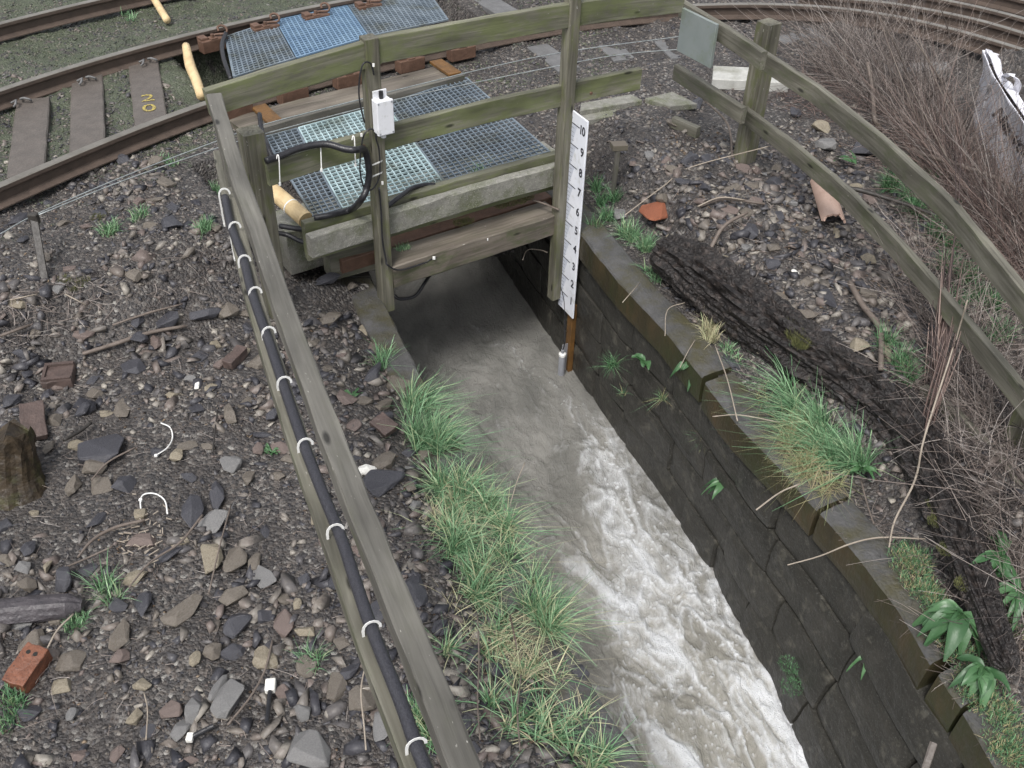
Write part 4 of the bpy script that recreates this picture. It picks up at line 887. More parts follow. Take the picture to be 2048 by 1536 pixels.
# small capped timber stake near gauge
o = thing('capped_stake', 'short grey stake with dark block on top among the grass right of the gauge', 'stake')
a = gp(1225, 388); 
beam('stake', [a - V3(0, 0, .05), at(1236, 300, 1.72)], .035, .035, 'wood_grey', o, up=(0, 1, 0))
c = at(1238, 292, 1.74); box('block', c, V3(.055, .01, 0), V3(-.01, .04, 0), V3(0, 0, .022), 'wood_brown', o)
a = gp(1345, 255); c = gp(1395, 275)
tag(beam('timber_offcut', [a + V3(0, 0, .05), c + V3(0, 0, .04)], .05, .09, 'wood_rail'), 'short mossy timber offcut lying on the bank left of the short right post', 'timber')

# right half pipe, brick etc
o = thing('pipe_shard', 'broken pink terracotta half pipe lying on the right bank', 'pipe shard')
a, b_ = gp(1643, 362, .05), gp(1668, 442, .05); d = b_ - a; L_ = np.linalg.norm(d); d /= L_; s = np.cross(d, V3(0, 0, 1)); s /= np.linalg.norm(s); u = np.cross(s, d)
V = []; Fc = []; n1, n2 = 10, 14
for lay, r_ in enumerate((.085, .07)):
    for i in range(n1 + 1):
        for j in range(n2 + 1):
            th = math.radians(15 + 150 * j / n2); end = (mnoise.noise(Vector((j * .5, 0, 3))) * .05 if i == n1 else 0) + (mnoise.noise(Vector((j * .4, 5, 3))) * .03 if i == 0 else 0)
            V.append(a + d * (L_ * i / n1 + end) + s * r_ * math.cos(th) * (1 + .0 * i) + u * (r_ * math.sin(th) - .03))
nn = (n1 + 1) * (n2 + 1); ix = lambda l, i, j: l * nn + i * (n2 + 1) + j
for i in range(n1):
    for j in range(n2):
        Fc.append((ix(0, i, j), ix(0, i, j + 1), ix(0, i + 1, j + 1), ix(0, i + 1, j))); Fc.append((ix(1, i, j), ix(1, i + 1, j), ix(1, i + 1, j + 1), ix(1, i, j + 1)))
for j in range(n2): Fc += [(ix(0, 0, j), ix(1, 0, j), ix(1, 0, j + 1), ix(0, 0, j + 1)), (ix(0, n1, j), ix(0, n1, j + 1), ix(1, n1, j + 1), ix(1, n1, j))]
for i in range(n1): Fc += [(ix(0, i, 0), ix(0, i + 1, 0), ix(1, i + 1, 0), ix(1, i, 0)), (ix(0, i, n2), ix(1, i, n2), ix(1, i + 1, n2), ix(0, i + 1, n2))]
link('shell', mesh('shell', V, Fc, 'terracotta', smooth=False), o)

def brick(px, py, wpx, hpx, ang, m, label, holes=False, frog=False, tilt=0, thick=.06, dz=.03):
    c = gp(px, py, dz); k = proj(c)[2] / 2007; hx = wpx * k / 2; hy = hpx * k / 2 / .72
    Rz = rotm(tilt, tilt * .6, math.radians(ang)); o = thing('brick', label, 'brick')
    V, Fc = boxVF((0, 0, 0), (hx, 0, 0), (0, hy, 0), (0, 0, thick)); V = V @ Rz.T + c
    bm = bmesh.new(); vs = [bm.verts.new(v) for v in V]; [bm.faces.new([vs[i] for i in f]) for f in Fc]
    bmesh.ops.subdivide_edges(bm, edges=bm.edges[:], cuts=4, use_grid_fill=True)
    bmesh.ops.recalc_face_normals(bm, faces=bm.faces[:])
    for v in bm.verts: v.co += Vector((mnoise.noise(v.co * 22), mnoise.noise(v.co * 22 + Vector((9, 0, 0))), mnoise.noise(v.co * 22 + Vector((0, 9, 0))))) * .008
    me = bpy.data.meshes.new('body'); bm.to_mesh(me); bm.free(); me.materials.append(M[m]); q = link('body', me, o); bev(q, .005)
    if holes:
        for sx_ in (-.35, .3):
            h0 = c + Rz @ V3(hx * sx_, hy * .55, thick + .004); h1 = c + Rz @ V3(hx * sx_, hy * .55, thick - .01)
            link('hole', mesh('hole', *tubeVF([h1, h0], .010, 10), 'wall_back_and_shade'), q)  # solid plug, no recess: black colour stands in for the shade inside the hole
    if frog:
        for yy in (-.8, .8):
            link('frog_lip', mesh('frog_lip', *boxVF(c + Rz @ V3(0, hy * yy, thick + .006), Rz @ V3(hx * .95, 0, 0), Rz @ V3(0, hy * .14, 0), Rz @ V3(0, 0, .008)), m), q)
        link('frog_lip', mesh('frog_lip', *boxVF(c + Rz @ V3(-hx * .85, 0, thick + .006), Rz @ V3(hx * .1, 0, 0), Rz @ V3(0, hy * .65, 0), Rz @ V3(0, 0, .008)), m), q)
    return o
brick(57, 1338, 48, 62, -15, 'brick_red', 'red engineering brick with two round holes at the lower left', holes=True, thick=.05, tilt=.15)
brick(118, 752, 58, 42, 12, 'brick_dull', 'dull brown brick with a recessed top at the left, above the stump', frog=True, thick=.03)
brick(66, 842, 46, 66, 24, 'brick_dull', 'flat reddish brick fragment leaning above the stump', thick=.02, tilt=.2)

brick(768, 850, 50, 26, -42, 'brick_dull', 'orange terracotta corner poking out beside the left bank grass', thick=.02, tilt=.2, dz=.05)
brick(470, 715, 24, 40, -20, 'brick_dull', 'small dull red brick end left of the thick cable', thick=.03)

# ================================================================== ROTTEN LOG, TIMBER, STUMP
def log_mesh(pts, zc, rad, m, seed, nring=36, amp=.25, step=.02, flatten=.8):
    P = fl(pts, zc) if not isinstance(pts, np.ndarray) else pts
    P = resample(spline(P, 8), step); n = len(P); r = np.interp(np.linspace(0, 1, n), np.linspace(0, 1, len(rad)), rad)
    V, Fc = tubeVF(P, r, nring); V = V.reshape(n, nring, 3)
    d = np.arange(n) * step; A, D = np.meshgrid(np.linspace(0, 2 * math.pi, nring, endpoint=False), d)
    cxx, cyy = np.cos(A) * 2.2 + 7, np.sin(A) * 2.2 + 3
    nz = fbm(cxx * 1.6 + D * 2.4 + seed, cyy * 1.6 + D * 1.7, 5) - .5; nz2 = 1 - np.abs(fbm(cxx * 4.5 + D * 2.6, cyy * 4.5 + seed + D * 2.0, 3) * 2 - 1) * 2; nz3 = fbm(D * 10 + cxx * 3, cyy * 3 + 11, 3) - .5
    nz4 = 1 - np.abs(fbm(cxx * 10 + D * 3.2, cyy * 10 + D * 2.6 + 3, 3) * 2 - 1) * 2; f = 1 + amp * (nz * 1.7 + nz2 * .35 + nz3 * .40 + nz4 * .16); V = P[:, None] + (V - P[:, None]) * f[..., None]; V[..., 2] = P[:, None, 2] + (V[..., 2] - P[:, None, 2]) * flatten
    tp = np.minimum(1, np.minimum(np.arange(n), np.arange(n)[::-1]) / 3 * .5 + .5)
    V = P[:, None] + (V - P[:, None]) * tp[:, None, None]
    return V.reshape(-1, 3), Fc, P, r
lg = thing('rotten_log', 'long black rotten log lying behind the right coping stones', 'log')
V, Fc, LP, Lr = log_mesh([(1322, 500), (1395, 545), (1500, 625), (1600, 700), (1700, 765), (1790, 835), (1860, 920), (1905, 1030), (1945, 1140), (1985, 1250), (2020, 1340)], 1.44, [.12, .155, .16, .15, .145, .14, .145, .125, .09, .07, .045], 'bark_dark', 4, amp=.42, nring=84, step=.011, flatten=1.0)
link('trunk', mesh('trunk', V, Fc, 'bark_dark'), lg)
def fuzz(name, pts, rad, n, hgt, m, parent=None, seed=0, w_=.004, colr=(0, 1), curl=.4, up=None, lean=(0, 0), zof=0.0, tag_=None, jz=.0):
    """short blades / moss strands round points: pts Nx3"""
    r_ = np.random.default_rng(seed); K = 4; V = np.zeros((n, 2 * K, 3)); col = np.zeros((n, 2 * K)); pts = np.asarray(pts, float)
    b = pts[r_.integers(0, len(pts), n)].copy(); rr = rad * np.sqrt(r_.random(n)); th = r_.random(n) * 6.283
    b[:, 0] += rr * np.cos(th); b[:, 1] += rr * np.sin(th); b[:, 2] += zof + r_.normal(0, 1, n) * jz
    flat_ = r_.random(n) < .22; h = hgt * r_.uniform(.3, 1.15, n) * np.where(flat_, .75, 1); az = r_.random(n) * 6.283; ln = curl * r_.uniform(.2, 1, n) * h * np.where(flat_, 1.9, 1); wv = r_.uniform(.5, 1.5, n)
    dx = np.cos(az) * ln + lean[0] * h * r_.uniform(.4, 1.2, n) + (b[:, 0] * 0) + np.cos(th) * h * .35 * (rr / max(rad, 1e-6)); dy = np.sin(az) * ln + lean[1] * h * r_.uniform(.4, 1.2, n) + np.sin(th) * h * .35 * (rr / max(rad, 1e-6))
    ll = np.sqrt(dx ** 2 + dy ** 2) / h; up_ = h * np.clip(1.0 - .42 * ll ** 2, .2, 1)
    wa = r_.random(n) * 6.283; wx, wy_ = np.cos(wa), np.sin(wa); c = r_.uniform(colr[0], colr[1], n)
    for k in range(K):
        t = k / (K - 1); x = b[:, 0] + dx * t ** 1.6; y = b[:, 1] + dy * t ** 1.6; z = b[:, 2] + up_ * (t - .42 * t ** 3 * np.clip(ll, 0, 1.3)); ww = w_ * wv * (1 - .85 * t) * .5 * (1 if k else .8)
        V[:, 2 * k] = np.stack([x + wx * ww, y + wy_ * ww, z], 1); V[:, 2 * k + 1] = np.stack([x - wx * ww, y - wy_ * ww, z], 1); col[:, 2 * k] = col[:, 2 * k + 1] = c
    bs = (np.arange(n) * 2 * K)[:, None, None]; q = np.array([[2 * k, 2 * k + 1, 2 * k + 3, 2 * k + 2] for k in range(K - 1)])[None]
    Fq = (bs + q).reshape(-1, 4)
    return link(name, mesh(name, V.reshape(-1, 3), Fq, m, cols=col.ravel()), parent)
def lgt(px, py, dz=.0):   # a point on top of the log near a pixel
    best = min(range(len(LP)), key=lambda i: (proj(LP[i])[0] - px) ** 2 + (proj(LP[i])[1] - py) ** 2); p = LP[best].copy(); p[2] += Lr[best] * .75; return p
mp_ = [at(x, y, 1.47) for x, y in [(1770, 800), (1790, 812), (1805, 830), (1822, 850), (1835, 872), (1842, 892), (1780, 830)]]
fuzz('moss', mp_, .035, 2600, .022, 'moss', lg, 1, .003)
mp_ = [at(x, y, 1.47) for x, y in [(1868, 1010), (1880, 1030), (1895, 1050), (1905, 1080), (1870, 1045), (1890, 1100), (1940, 1130), (1965, 1180), (1925, 1170)]]
fuzz('moss', mp_, .04, 3200, .022, 'moss', lg, 2, .003)

tm = thing('charred_timber', 'dark charred round timber lying at the lower left edge', 'timber')
V, Fc, _, _ = log_mesh([(-60, 1232), (0, 1224), (60, 1218), (120, 1213), (166, 1210)], 1.24, [.062, .062, .064, .06, .055], 'char', 8, nring=22, amp=.22, flatten=.9)
link('timber', mesh('timber', V, Fc, 'char'), tm)
sm = thing('tree_stump', 'mossy brown rotten tree stump at the left edge', 'stump')
b0 = gp(28, 990); b0[2] -= .05; t0 = at(22, 872, 1.48)
b0[2] -= .12; P = resample(np.array([b0, (b0 + t0) / 2 + V3(-.02, .0, 0), t0]), .02); n = len(P)
V, Fc = tubeVF(P, .105 + .075 * (1 - np.linspace(0, 1, n)) ** 2, 28); V = V.reshape(n, 28, 3); A, D = np.meshgrid(np.linspace(0, 2 * math.pi, 28, endpoint=False), np.arange(n) * .02)
f = 1 + .7 * (fbm(np.cos(A) * 3 + 4 + D * 3, np.sin(A) * 3 + 9 + D * 2, 5) - .5) + .22 * np.clip(np.cos(A * 3 + .6), 0, 1) * (1 - D / D.max()); V = P[:, None] + (V - P[:, None]) * f[..., None]
V[-3:, :, 2] += (vnoise(np.cos(A[0]) * 4 + 9, np.sin(A[0]) * 4 + 2) - .5) * .14
link('trunk', mesh('trunk', V.reshape(-1, 3), Fc, 'stump_wood'), sm)

# ================================================================== STONES
PROT = {}
def proto(seed, kind):
    k = (seed, kind)
    if k not in PROT:
        PROT[k] = hull_rock(seed, 15 if kind != 'round' else 26, {'flat': .45, 'mid': .65, 'round': .7, 'slab': .3}[kind], .07 if kind != 'round' else .13, cube=(kind in ('slab', 'flat')))
    return PROT[k]
STM = {}
def stone(px, py, wpx, hpx, ang, m, label=None, kind='flat', seed=1, group=None, dz=0, name='stone', pos=None, size=None, cat='stone'):
    V, Fc = proto(seed, kind); key = (seed, kind, m)
    if key not in STM: STM[key] = mesh(name, V, Fc, m, smooth=False)
    o = link(name, STM[key])
    if pos is None:
        c = gp(px, py, .015); k = proj(c)[2] / 2007; hx = wpx * k / 2; hy = hpx * k / 2 / (.74)
    else: c = pos; hx, hy = size
    hz = min(hx, hy) * 1.0
    o.scale = (hx, hy, hz); o.rotation_euler = (rnd.uniform(-.15, .15), rnd.uniform(-.15, .15), math.radians(ang)); o.location = (c[0], c[1], c[2] + hz * .12 + dz)
    return tag(o, label, cat, group)
D_, B_, C_, P_k, G_ = 'stone_dark', 'stone_brown', 'stone_cream', 'stone_pink', 'stone_grey'
HP = [
 (411, 628, 42, 55, -60, D_, 'large black angular stone just left of the short post foot', 'mid', 1),
 (335, 640, 50, 38, 15, D_, 'large flat dark slate slab left of the black angular stone', 'flat', 2),
 (456, 625, 46, 42, 0, B_, 'brown stone with orange corner leaning near the lower rail', 'mid', 3),
 (313, 685, 36, 36, 20, P_k, 'pinkish square stone below the dark slate slab', 'mid', 4),
 (278, 678, 40, 38, 0, D_, 'black stone with a pale seam left of the pinkish square stone', 'mid', 5),
 (204, 905, 95, 75, 5, D_, 'very large flat dark stone right of the stump', 'flat', 6),
 (190, 935, 52, 40, -5, B_, 'squarish brown grey stone resting on the very large dark one', 'mid', 7),
 (352, 912, 34, 34, 20, C_, 'cream coloured lump of stone next to the white curl of tie', 'mid', 8),
 (384, 1030, 52, 80, 10, D_, 'tall dark rounded stone in the middle of the left bank', 'mid', 9),
 (422, 1052, 52, 62, -10, 'stone_grey', 'pale grey flaky stone touching the tall dark rounded one', 'flat', 10),
 (434, 995, 36, 62, 15, D_, 'dark pointed stone above the pale grey flaky one', 'mid', 11),
 (424, 1118, 44, 56, 25, C_, 'large cream flat stone left of the brown five sided one', 'flat', 12),
 (472, 1122, 50, 58, 5, B_, 'large brown five sided flat stone in the lower middle left', 'flat', 13),
 (510, 1125, 34, 44, 10, B_, 'ochre brown stone right of the five sided one', 'mid', 14),
 (525, 1155, 44, 46, 40, 'stone_grey', 'grey triangular stone pointing down', 'flat', 15),
 (366, 1222, 50, 76, -35, B_, 'long flat tan stone pointing up right in the lower left', 'flat', 16),
 (288, 1208, 34, 62, 8, D_, 'smooth black oval stone standing out in the lower left', 'round', 17),
 (476, 1250, 56, 62, -20, D_, 'big smooth bluish black boulder in the lower left middle', 'round', 18),
 (468, 1192, 48, 42, -30, B_, 'brown triangular flat stone above the bluish black boulder', 'flat', 19),
 (240, 1270, 42, 64, 12, B_, 'upright brown rectangular stone below the charred timber', 'flat', 20),
 (95, 1137, 24, 38, 10, C_, 'small cream diamond shaped stone above the charred timber', 'mid', 21),
 (126, 1160, 62, 52, 5, D_, 'large dark brown stone touching the end of the charred timber', 'mid', 22),
 (57, 1098, 34, 40, 0, D_, 'black stone above the cream diamond one', 'mid', 23),
 (55, 1172, 42, 30, 0, B_, 'low brown stone lying on the charred timber', 'mid', 24),
 (205, 972, 42, 42, 20, B_, 'tan stone below the very large dark stone', 'flat', 25),
 (152, 965, 34, 58, -10, B_, 'tall brown grey stone just right of the stump', 'mid', 26),
 (98, 895, 20, 34, -15, B_, 'narrow tan stone beside the reddish brick fragment', 'mid', 27),
 (458, 930, 54, 34, 8, 'stone_grey', 'grey green flat stone beside the white tie on the rail', 'flat', 28),
 (497, 955, 28, 42, 5, B_, 'brown stone under the grey green flat one', 'mid', 29),
 (462, 830, 38, 48, 10, B_, 'brown angular stone near the lower rail, level with the white chip', 'mid', 30),
 (545, 828, 38, 36, 0, D_, 'dark block touching the lower rail', 'mid', 31),
 (516, 900, 26, 32, 0, P_k, 'pink brown stone beside the lower rail', 'mid', 32),
 (345, 1420, 52, 34, -10, P_k, 'pinkish flat stone near the bottom left lettering', 'flat', 33),
 (387, 1425, 44, 46, 10, 'stone_grey', 'grey green block at the bottom left', 'mid', 34),
 (455, 1400, 54, 66, -15, 'stone_grey', 'large slate grey stone near the white plug', 'flat', 35),
 (437, 1375, 26, 56, -15, 'stone_grey', 'slim light grey stone beside the large slate grey one', 'mid', 36),
 (285, 1370, 44, 26, 0, C_, 'small cream block at the bottom left', 'mid', 37),
 (270, 1435, 36, 34, -20, C_, 'ochre split stone at the bottom left', 'mid', 38),
 (390, 1318, 27, 30, 0, C_, 'round tan pebble at the bottom left', 'round', 39),
 (426, 1305, 42, 38, -15, B_, 'brown wedge stone beside the round tan pebble', 'mid', 40),
 (144, 1427, 26, 32, 0, 'stone_grey', 'small upright grey pebble near the red brick', 'round', 41),
 (675, 1150, 32, 78, -6, D_, 'long dark rounded stone between the two fence rails', 'round', 42),
 (700, 1340, 40, 44, -20, D_, 'purple grey block left of the lower rail near the bottom', 'mid', 43),
 (675, 1375, 40, 54, 0, B_, 'brown slab left of the lower rail near the bottom', 'flat', 44),
 (725, 1400, 70, 50, 5, B_, 'wide tan slab under the lower rail near the bottom', 'flat', 45),
 (770, 1450, 52, 60, 5, 'stone_grey', 'large grey stone under the lower rail at the bottom', 'flat', 46),
 (620, 1500, 90, 60, 0, 'stone_grey', 'broad grey lichen spotted slab at the bottom edge', 'flat', 47),
 (652, 560, 34, 44, -40, D_, 'dark bluish slab leaning below the concrete beam', 'flat', 48),
 (705, 575, 26, 22, 0, B_, 'tan block below the concrete beam', 'mid', 49),
 (662, 640, 40, 48, -45, B_, 'long brown stone in the rubble left of the stream', 'mid', 50),
 (770, 925, 42, 60, -35, B_, 'rounded brown stone overhanging beside the left bank grass', 'round', 51),
 (765, 960, 60, 72, -40, D_, 'large dark slate leaning by the white chip', 'flat', 52),
 (733, 940, 46, 24, 15, 'white_scrap', 'bright white chip of stone beside the top rail', 'mid', 53),
 (820, 975, 32, 30, 0, B_, 'brown cube shaped stone at the grass edge', 'mid', 54),
 (830, 1012, 30, 26, 0, 'stone_grey', 'pale grey stone under the brown cube shaped one', 'mid', 55),
 (745, 755, 30, 78, -8, D_, 'long black timber like stone beside the pale green sprig', 'mid', 56),
 (800, 770, 52, 36, -20, B_, 'orange brown slab on the edge of the left channel wall', 'flat', 57),
 (1240, 705 - 276, 34, 34, 0, 'stone_grey', 'grey five sided stone in the grass by the gauge', 'mid', 58),
 (1499, 464, 40, 40, 10, D_, 'black square stone in the middle of the right bank', 'mid', 59),
 (1443, 525, 38, 34, -20, C_, 'cream stone behind the rotten log', 'mid', 60),
 (1545, 530, 34, 30, 0, D_, 'black cube stone right of the cream one', 'mid', 61),
 (1590, 548, 17, 27, 0, 'white_scrap', 'small white pebble on the right bank', 'round', 62),
 (1488, 553, 28, 28, 10, P_k, 'pink stone just above the rotten log', 'mid', 63),
 (1658, 600, 30, 66, 5, D_, 'tall dark slate on the right bank', 'flat', 64),
 (1735, 520, 34, 34, 20, C_, 'pale tan stone close to the lower right rail', 'mid', 65),
 (1410, 375, 24, 32, 20, D_, 'dark bluish stone below the short right post', 'mid', 66),
 (1325, 398, 32, 22, 0, B_, 'brown round stone above the orange brick', 'round', 67),
 (1400, 492, 46, 26, -20, 'stone_grey', 'grey cut block lying on the end of the rotten log', 'flat', 68),
 (1378, 320, 30, 36, -40, D_, 'thin black slate shard on the right bank', 'flat', 69),
 (1650, 290, 44, 30, -10, 'stone_grey', 'grey flat slab by the lower right rail', 'flat', 70),
 (1640, 258, 48, 36, 0, C_, 'mossy cream boulder between the two right rails', 'mid', 71),
 (1590, 226, 26, 30, 0, D_, 'black stone behind the upper right rail', 'mid', 72),
 (1730, 300, 74, 46, 10, D_, 'big dark layered rock seen through the right fence', 'mid', 73),
 (1615, 630, 46, 30, -15, B_, 'wide brown stone above the mossy tuft', 'flat', 74),
 (1620, 705, 44, 38, 0, B_, 'tan flat stone right of the mossy tuft', 'flat', 75),
 (1775, 705, 18, 56, 5, C_, 'narrow upright lichen covered stone', 'flat', 76),
 (1350, 195 + 55, 40, 30, -20, B_, 'brown stone under the tilted grey slab', 'mid', 77),
 (1395, 212, 40, 34, -30, D_, 'dark rock under the right end of the middle rail', 'mid', 78),
]
occ = []
for (px, py, w1, h1, an, m, lb_, kd, sd) in HP:
    stone(px, py, w1, h1, an, m, lb_, kd, sd); occ.append((px, py, max(w1, h1) * .5))
tag(box('paper_scrap', gp(394, 771, .01), V3(.013, .004, 0), V3(-.005, .03, 0), V3(0, 0, .008), 'white_scrap', b=.006), 'small bright white scrap lying on the dark gravel', 'scrap')

stone(1308, 432, 66, 70, -30, 'brick_orange', 'bright orange broken brick on the right bank near the gauge', 'mid', 77, name='brick', cat='brick', dz=.02)
# zones in the picture (pixel polygons are only used to choose where on the ground stones lie)
def inpoly(x, y, P):
    c = np.zeros(len(x), bool); n = len(P)
    for i in range(n):
        x1_, y1_ = P[i]; x2_, y2_ = P[(i + 1) % n]
        c ^= ((y1_ > y) != (y2_ > y)) & (x < (x2_ - x1_) * (y - y1_) / ((y2_ - y1_) or 1e-9) + x1_)
    return c
def scatter(n, xr, yr, cond, rr):
    x = rr.uniform(*xr, n); y = rr.uniform(*yr, n); ok = cond(x, y); return x[ok], y[ok]
off_ch = lambda x, y: (x < xL(y) - .02) | (x > xR(y) + .28)
v_ = vv
def track_free(x, y):
    v = vv(x, y); u = uu(x, y)
    return ~((v > 5.15) & (v < 7.1) & (u > 1.65) & (u < 4.3)) & ~((v > 7.7) & (v < 9.1) & (u > 2.1) & (u < 5.3))
# individual stones
cnt = 0; tries = 0; r2 = np.random.default_rng(21); placed = []
def zone(px, py, x, y):
    if x > xR(y): return 2
    lx = np.interp(py, [187, 596, 1011, 1534], [428, 575, 740, 950])
    return 1 if px > lx else 0
ZL = ['loose stone in the dark gravel left of the cable rail', 'loose stone in the rubble between the fence and the stream', 'loose stone on the bank right of the rotten log']
ZC = ['grey brown', 'dark slate', 'pale tan']
while cnt < 225 and tries < 20000:
    tries += 1; x = r2.uniform(-3.6, 3.2); y = r2.uniform(1.3, 7)
    if not (off_ch(x, y) and track_free(x, y)): continue
    z = float(gz(x, y)); px, py, wd_ = proj((x, y, z))
    if not (0 < px < 2048 and 150 < py < 1536): continue
    if x > xR(y) and px > 1750 + 0 * py: continue
    if x > xR(y) and (x - xR(y)) < .75 and r2.random() < .9: continue
    v = vv(x, y)
    if x < 0 and v > 5.2 and r2.random() < .75: continue
    if 240 < px < 470 and 740 < py < 880 and r2.random() < .8: continue
    s = min(.080, abs(r2.normal(0, 1)) * .020 + .038)
    pr_ = s / wd_ * 2007
    if any((px - a) ** 2 + (py - b) ** 2 < (c * .8 + pr_ * .8) ** 2 for a, b, c in occ): continue
    occ.append((px, py, pr_)); zi = zone(px, py, x, y); k = [0, 0, 0, 1, 1, 2][int(r2.integers(0, 6))]
    m = [['stone_brown', 'stone_pink', 'stone_brown'][cnt % 3], 'stone_dark', ['stone_cream', 'stone_grey'][cnt % 2]][k]; cn = ZC[k]
    if m == 'stone_grey': cn = 'mid grey'
    if m == 'stone_pink': cn = 'reddish brown'
    stone(0, 0, 0, 0, r2.uniform(0, 360), m, f'{cn} {ZL[zi]}', ['flat', 'mid', 'mid', 'flat'][cnt % 4], 100 + int(r2.integers(0, 22)), f'{cn} stones, {ZL[zi][6:]}', pos=np.array([x, y, z]), size=(s * r2.uniform(.8, 1.5), s * r2.uniform(.7, 1.1)))
    cnt += 1
# rubble and gravel as stuff
def rubble(name, label, n, xr, yr, smin, smax, cond, seed, fl_=(.4, .8), m="stone_stuff", nv=9, sink=-.02, tone=(0, 1), pw=2.2):
    rr = np.random.default_rng(seed); x, y = scatter(n, xr, yr, cond, rr); z = gz(x, y); n = len(x)
    pr = []
    for k in range(10):
        V, Fc = hull_rock(500 + seed * 20 + k, nv, 1, 0); tri = []
        for f in Fc:
            for j in range(1, len(f) - 1): tri.append((f[0], f[j], f[j + 1]))
        pr.append((V, np.array(tri)))
    Vs = []; Fs = []; Cs = []; o = 0; kk = rr.integers(0, 10, n); s = smin + (smax - smin) * rr.random(n) ** pw
    az = rr.random(n) * 6.283; fx = rr.uniform(.8, 1.4, n); fy = rr.uniform(.6, 1.0, n); fz = rr.uniform(*fl_, n); c = rr.uniform(tone[0], tone[1], n) ** 1.15; tx = rr.normal(0, .25, n)
    for k in range(10):
        i = np.where(kk == k)[0]
        if not len(i): continue
        V, T = pr[k]; W = V[None] * np.stack([fx[i], fy[i], fz[i]], 1)[:, None] * s[i][:, None, None]
        W[..., 2] += W[..., 0] * tx[i][:, None]
        ca, sa_ = np.cos(az[i])[:, None], np.sin(az[i])[:, None]
        X_ = W[..., 0] * ca - W[..., 1] * sa_ + x[i][:, None]; Y_ = W[..., 0] * sa_ + W[..., 1] * ca + y[i][:, None]; Z_ = W[..., 2] + (z[i] + s[i] * sink)[:, None]
        Vs.append(np.stack([X_, Y_, Z_], -1).reshape(-1, 3)); Fs.append((T[None] + (np.arange(len(i)) * len(V))[:, None, None] + o).reshape(-1, 3)); o += len(i) * len(V); Cs.append(np.repeat(c[i], len(V)))
    ob = link(name, mesh(name, np.vstack(Vs), np.vstack(Fs), m, cols=np.concatenate(Cs))); tag(ob, label, None, None, 'stuff'); return ob
mud = lambda x, y: ((x + 2.15) / .75) ** 2 + ((y - 3.75) / .55) ** 2 < 1
near = lambda x, y: off_ch(x, y) & track_free(x, y) & (y > 1.0)
def rail_free(x, y):
    v = vv(x, y); return near(x, y)
rr_ = lambda x, y: near(x, y) & ~(mud(x, y) & (np.sin(x * 917 + y * 533) > -.7)) & (fbm(x * 2.4 + 3, y * 2.4, 3) > .40)
rubble('rubble', 'small angular stones strewn over both banks', 19000, (-5, 3.4), (1, 8.2), .012, .040, rr_, 1, tone=(.05, 1))
rubble('rubble', 'larger broken stones piled thickly over both banks', 7000, (-4.4, 3.2), (1, 6.6), .028, .078, lambda x, y: near(x, y) & ~mud(x, y) & (fbm(x * 1.7 + 8, y * 1.7, 3) > .43) & ((x < xL(y) - .25) | (x > xR(y) + .6)), 7, tone=(.02, .97), nv=8, fl_=(.35, .75), sink=.02, pw=1.4)
rubble('rubble', 'broken stones heaped on the right bank behind the log', 2300, (.8, 3.2), (2.6, 7.2), .024, .064, lambda x, y: near(x, y) & (x > xR(y) + .5), 8, tone=(.02, .97), nv=8, fl_=(.35, .75), pw=1.5)
rubble('rubble', 'broken stones packed between the fence and the left channel edge', 1700, (-2.3, .8), (1.6, 6.0), .026, .070, lambda x, y: (x < xL(y) - .06) & (x > xL(y) - .95) & track_free(x, y) & ~mud(x, y), 12, tone=(.02, .97), nv=8, fl_=(.35, .75), pw=1.5)
rubble('gravel', 'fine dark gravel covering the banks', 52000, (-4.2, 3.2), (1.1, 7.4), .004, .012, near, 2, nv=8, tone=(0, .80))
rubble('ballast', 'grey track ballast beside and beyond the rails', 34000, (-6, 6.5), (5.6, 12.5), .012, .030, lambda x, y: track_free(x, y) & (vv(x, y) > 5.6) & ((vv(x, y) < 7.4) | (x > 0)), 3, nv=8, tone=(.15, .95))
rubble('ballast', 'mossy fine ballast between the rails at the upper left', 30000, (-6, 1), (6, 13), .010, .024, lambda x, y: track_free(x, y) & (vv(x, y) > 6.6), 4, nv=8, tone=(.05, .75), m='stone_mossy')
rubble('wall_debris', 'small broken stone and dirt lying on the coping along the rotten log', 5200, (0.3, 3.0), (1.2, 6.6), .004, .013, lambda x, y: (x > xR(y) + .17 + .12 * (fbm(x * 5, y * 5, 3) - .3)) & (x < xR(y) + .5), 6, nv=8, tone=(0, .55))

# ================================================================== GRASS AND PLANTS
def tuft(pxs, label, n, hgt, seed, m='grass', rad=.06, lean=(0, 0), col=(0, .75), group=None, dz=0, kind=None, w_=.0065, curl=.7, name='grass_tuft', z=None):
    pts = [gp(x, y, dz) if z is None else at(x, y, z) for x, y in pxs]
    o = fuzz(name, pts, rad, n, hgt, m, None, seed, w_, col, curl, lean=lean)
    return tag(o, label, None if kind else 'grass', group, kind)
# mass along left bank (stuff)
def mass(name, label, pix, n, hgt, seed, lean, col=(0, 1), w_=.007, rad=.05, m='grass', curl=.7, z=None):
    pts = [gp(x, y) if z is None else at(x, y, z) for x, y in pix]
    o = fuzz(name, pts, rad, n, hgt, m, None, seed, w_, col, curl, lean=lean); return tag(o, label, None, None, 'stuff')
r3 = random.Random(4)
def jitter(path, k, wx):
    out = []
    P = np.array(path, float)
    for _ in range(k):
        t = r3.random() * (len(P) - 1); i = int(t); q = P[i] * (1 - t + i) + P[min(i + 1, len(P) - 1)] * (t - i); w_ = np.interp(t, np.arange(len(P)), wx); out.append((q[0] + r3.uniform(-w_, w_), q[1] + r3.uniform(-14, 14)))
    return out
mass('grass', 'long green and straw coloured grass hanging over the left channel edge', jitter([(840, 800), (850, 870), (862, 905)], 14, [24, 30, 26]), 1150, .30, 11, (.6, .25), (0, .7), rad=.035, curl=.9)
